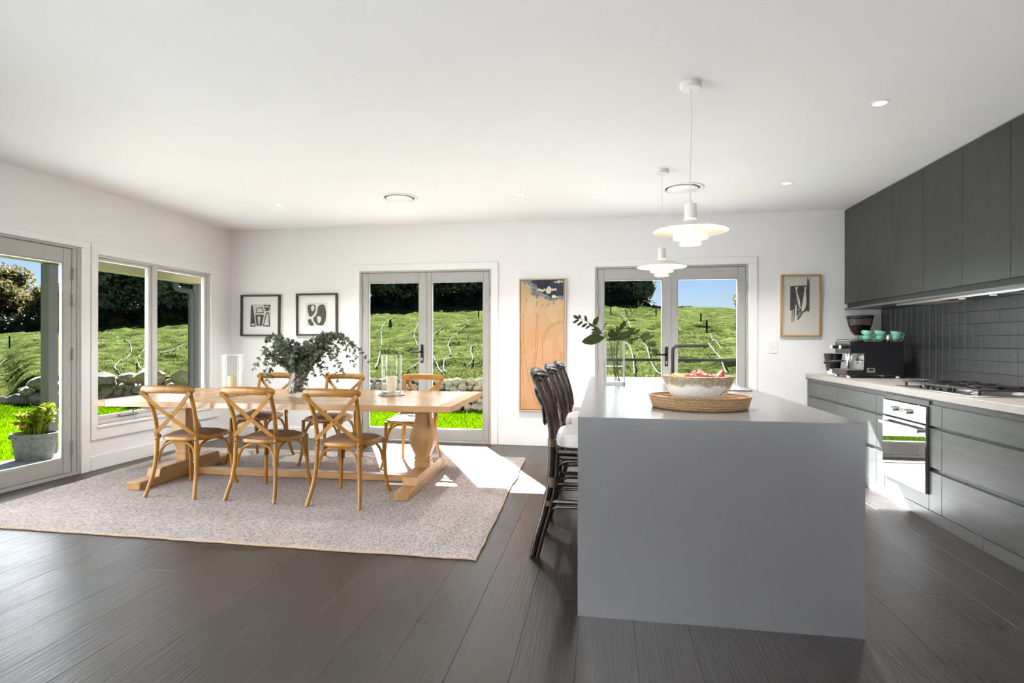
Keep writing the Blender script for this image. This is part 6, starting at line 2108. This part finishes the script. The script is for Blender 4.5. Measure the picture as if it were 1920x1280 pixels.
for st in ([(0, 0), (6, 3), (12, 2)], [(10, 8), (16, 9), (22, 12)], [(24, 12), (24, 9)], [(28, 10), (32, 16), (36, 22)], [(26, 18), (34, 19)], [(4, -6), (9, -5)]):
    P = []
    for (mx_, mz_) in st:
        th_ = R(-53) + mx_ * 0.0065
        z = 0.072 + mz_ * 0.0010
        r_ = float(np.interp(z, [0.04, 0.072, 0.11, 0.15], [0.124, 0.146, 0.165, 0.1765])) + 0.0006
        P.append((r_ * math.cos(th_), r_ * math.sin(th_), z))
    mark.tube(P, 0.0012, 5)
mark.build('painted_mark', BLACKM, t)

# fruit
LEM = mat('lemon_skin', (0.48, 0.29, 0.008), 0.42, var=0.06, scale=90, bump=0.15)
def fruit_mat(name, c0, c1, c2):
    t = NT(name)
    n1 = t.noise(t.coord('Object', (1, 1, .6), True), 14, 4, 0.6)
    t.pbr(t.ramp(n1, [(0.3, c0), (0.5, c1), (0.72, c2)]), 0.34)
    MATS[name] = t.m
    return t.m
APP = fruit_mat('red_apple_skin', (0.17, 0.009, 0.006), (0.26, 0.030, 0.012), (0.34, 0.12, 0.04))
PEA = fruit_mat('red_pear_skin', (0.18, 0.011, 0.007), (0.25, 0.025, 0.013), (0.30, 0.065, 0.025))
FS = mat('fruit_stalk', (0.10, 0.06, 0.03), 0.7)
BOWLZ = IZ + 0.0085


def fruit(name, lab, du, v, dd, r_, kind, rot=(0, 0, 0)):
    off = cam_off(du * 2.85 / FPX, 0, dd)
    z = CAMZ + (641.3 - v) / FPX * (2.87 + dd)
    t = thing(name, lab, {'lemon': 'lemon', 'apple': 'apple', 'pear': 'pear'}[name], (0.497 + off.x, 2.985 + off.y, z), 0, 'fruit in the bowl')
    t.rotation_euler = rot
    if kind == 'lemon':
        MB().lathe([(0, -1.32), (0.12, -1.25), (0.25, -1.08), (0.62, -0.78), (0.93, -0.35), (1.0, 0), (0.93, 0.35), (0.62, 0.78), (0.25, 1.08), (0.14, 1.24), (0, 1.30)], n=24).build('flesh', LEM, t)
        t.scale = (r_, r_, r_)
    elif kind == 'apple':
        MB().lathe([(0, -0.80), (0.25, -0.92), (0.55, -0.84), (0.86, -0.45), (1.0, 0.05), (0.93, 0.5), (0.66, 0.82), (0.33, 0.90), (0.12, 0.78), (0, 0.66)], n=28).build('flesh', APP, t)
        MB().tube([(0, 0, 0.66), (0.06, 0.02, 1.10)], 0.05, 6).build('stalk', FS, t)
        t.scale = (r_, r_, r_)
    else:
        MB().lathe([(0, -0.95), (0.3, -0.93), (0.75, -0.62), (0.98, -0.15), (0.92, 0.30), (0.68, 0.75), (0.44, 1.20), (0.30, 1.60), (0.12, 1.78), (0, 1.76)], n=28).build('flesh', PEA, t)
        MB().tube([(0, 0, 1.72), (0.10, 0.0, 2.05)], 0.05, 6).build('stalk', FS, t)
        t.scale = (r_, r_, r_)


fruit('lemon', 'yellow lemon at the left of the fruit bowl', -42, 710, -0.01, 0.034, 'lemon', (R(20), R(80), 0.3))
fruit('apple', 'left red apple beside the lemon in the bowl', -14, 713, -0.015, 0.040, 'apple', (R(-15), R(10), 1))
fruit('apple', 'largest red apple at the back of the bowl', 7, 708, 0.055, 0.046, 'apple', (R(15), R(-20), 0))
fruit('apple', 'speckled orange red apple at the front of the bowl', 8, 714, -0.055, 0.043, 'apple', (R(25), R(5), 2))
fruit('pear', 'red pear pointing up at the right of the bowl', 38, 713, 0.0, 0.036, 'pear', (R(-10), R(28), 0.2))
fruit('apple', 'small red apple half hidden at the right edge of the bowl', 47, 719, 0.045, 0.034, 'apple', (R(10), R(15), 0.5))
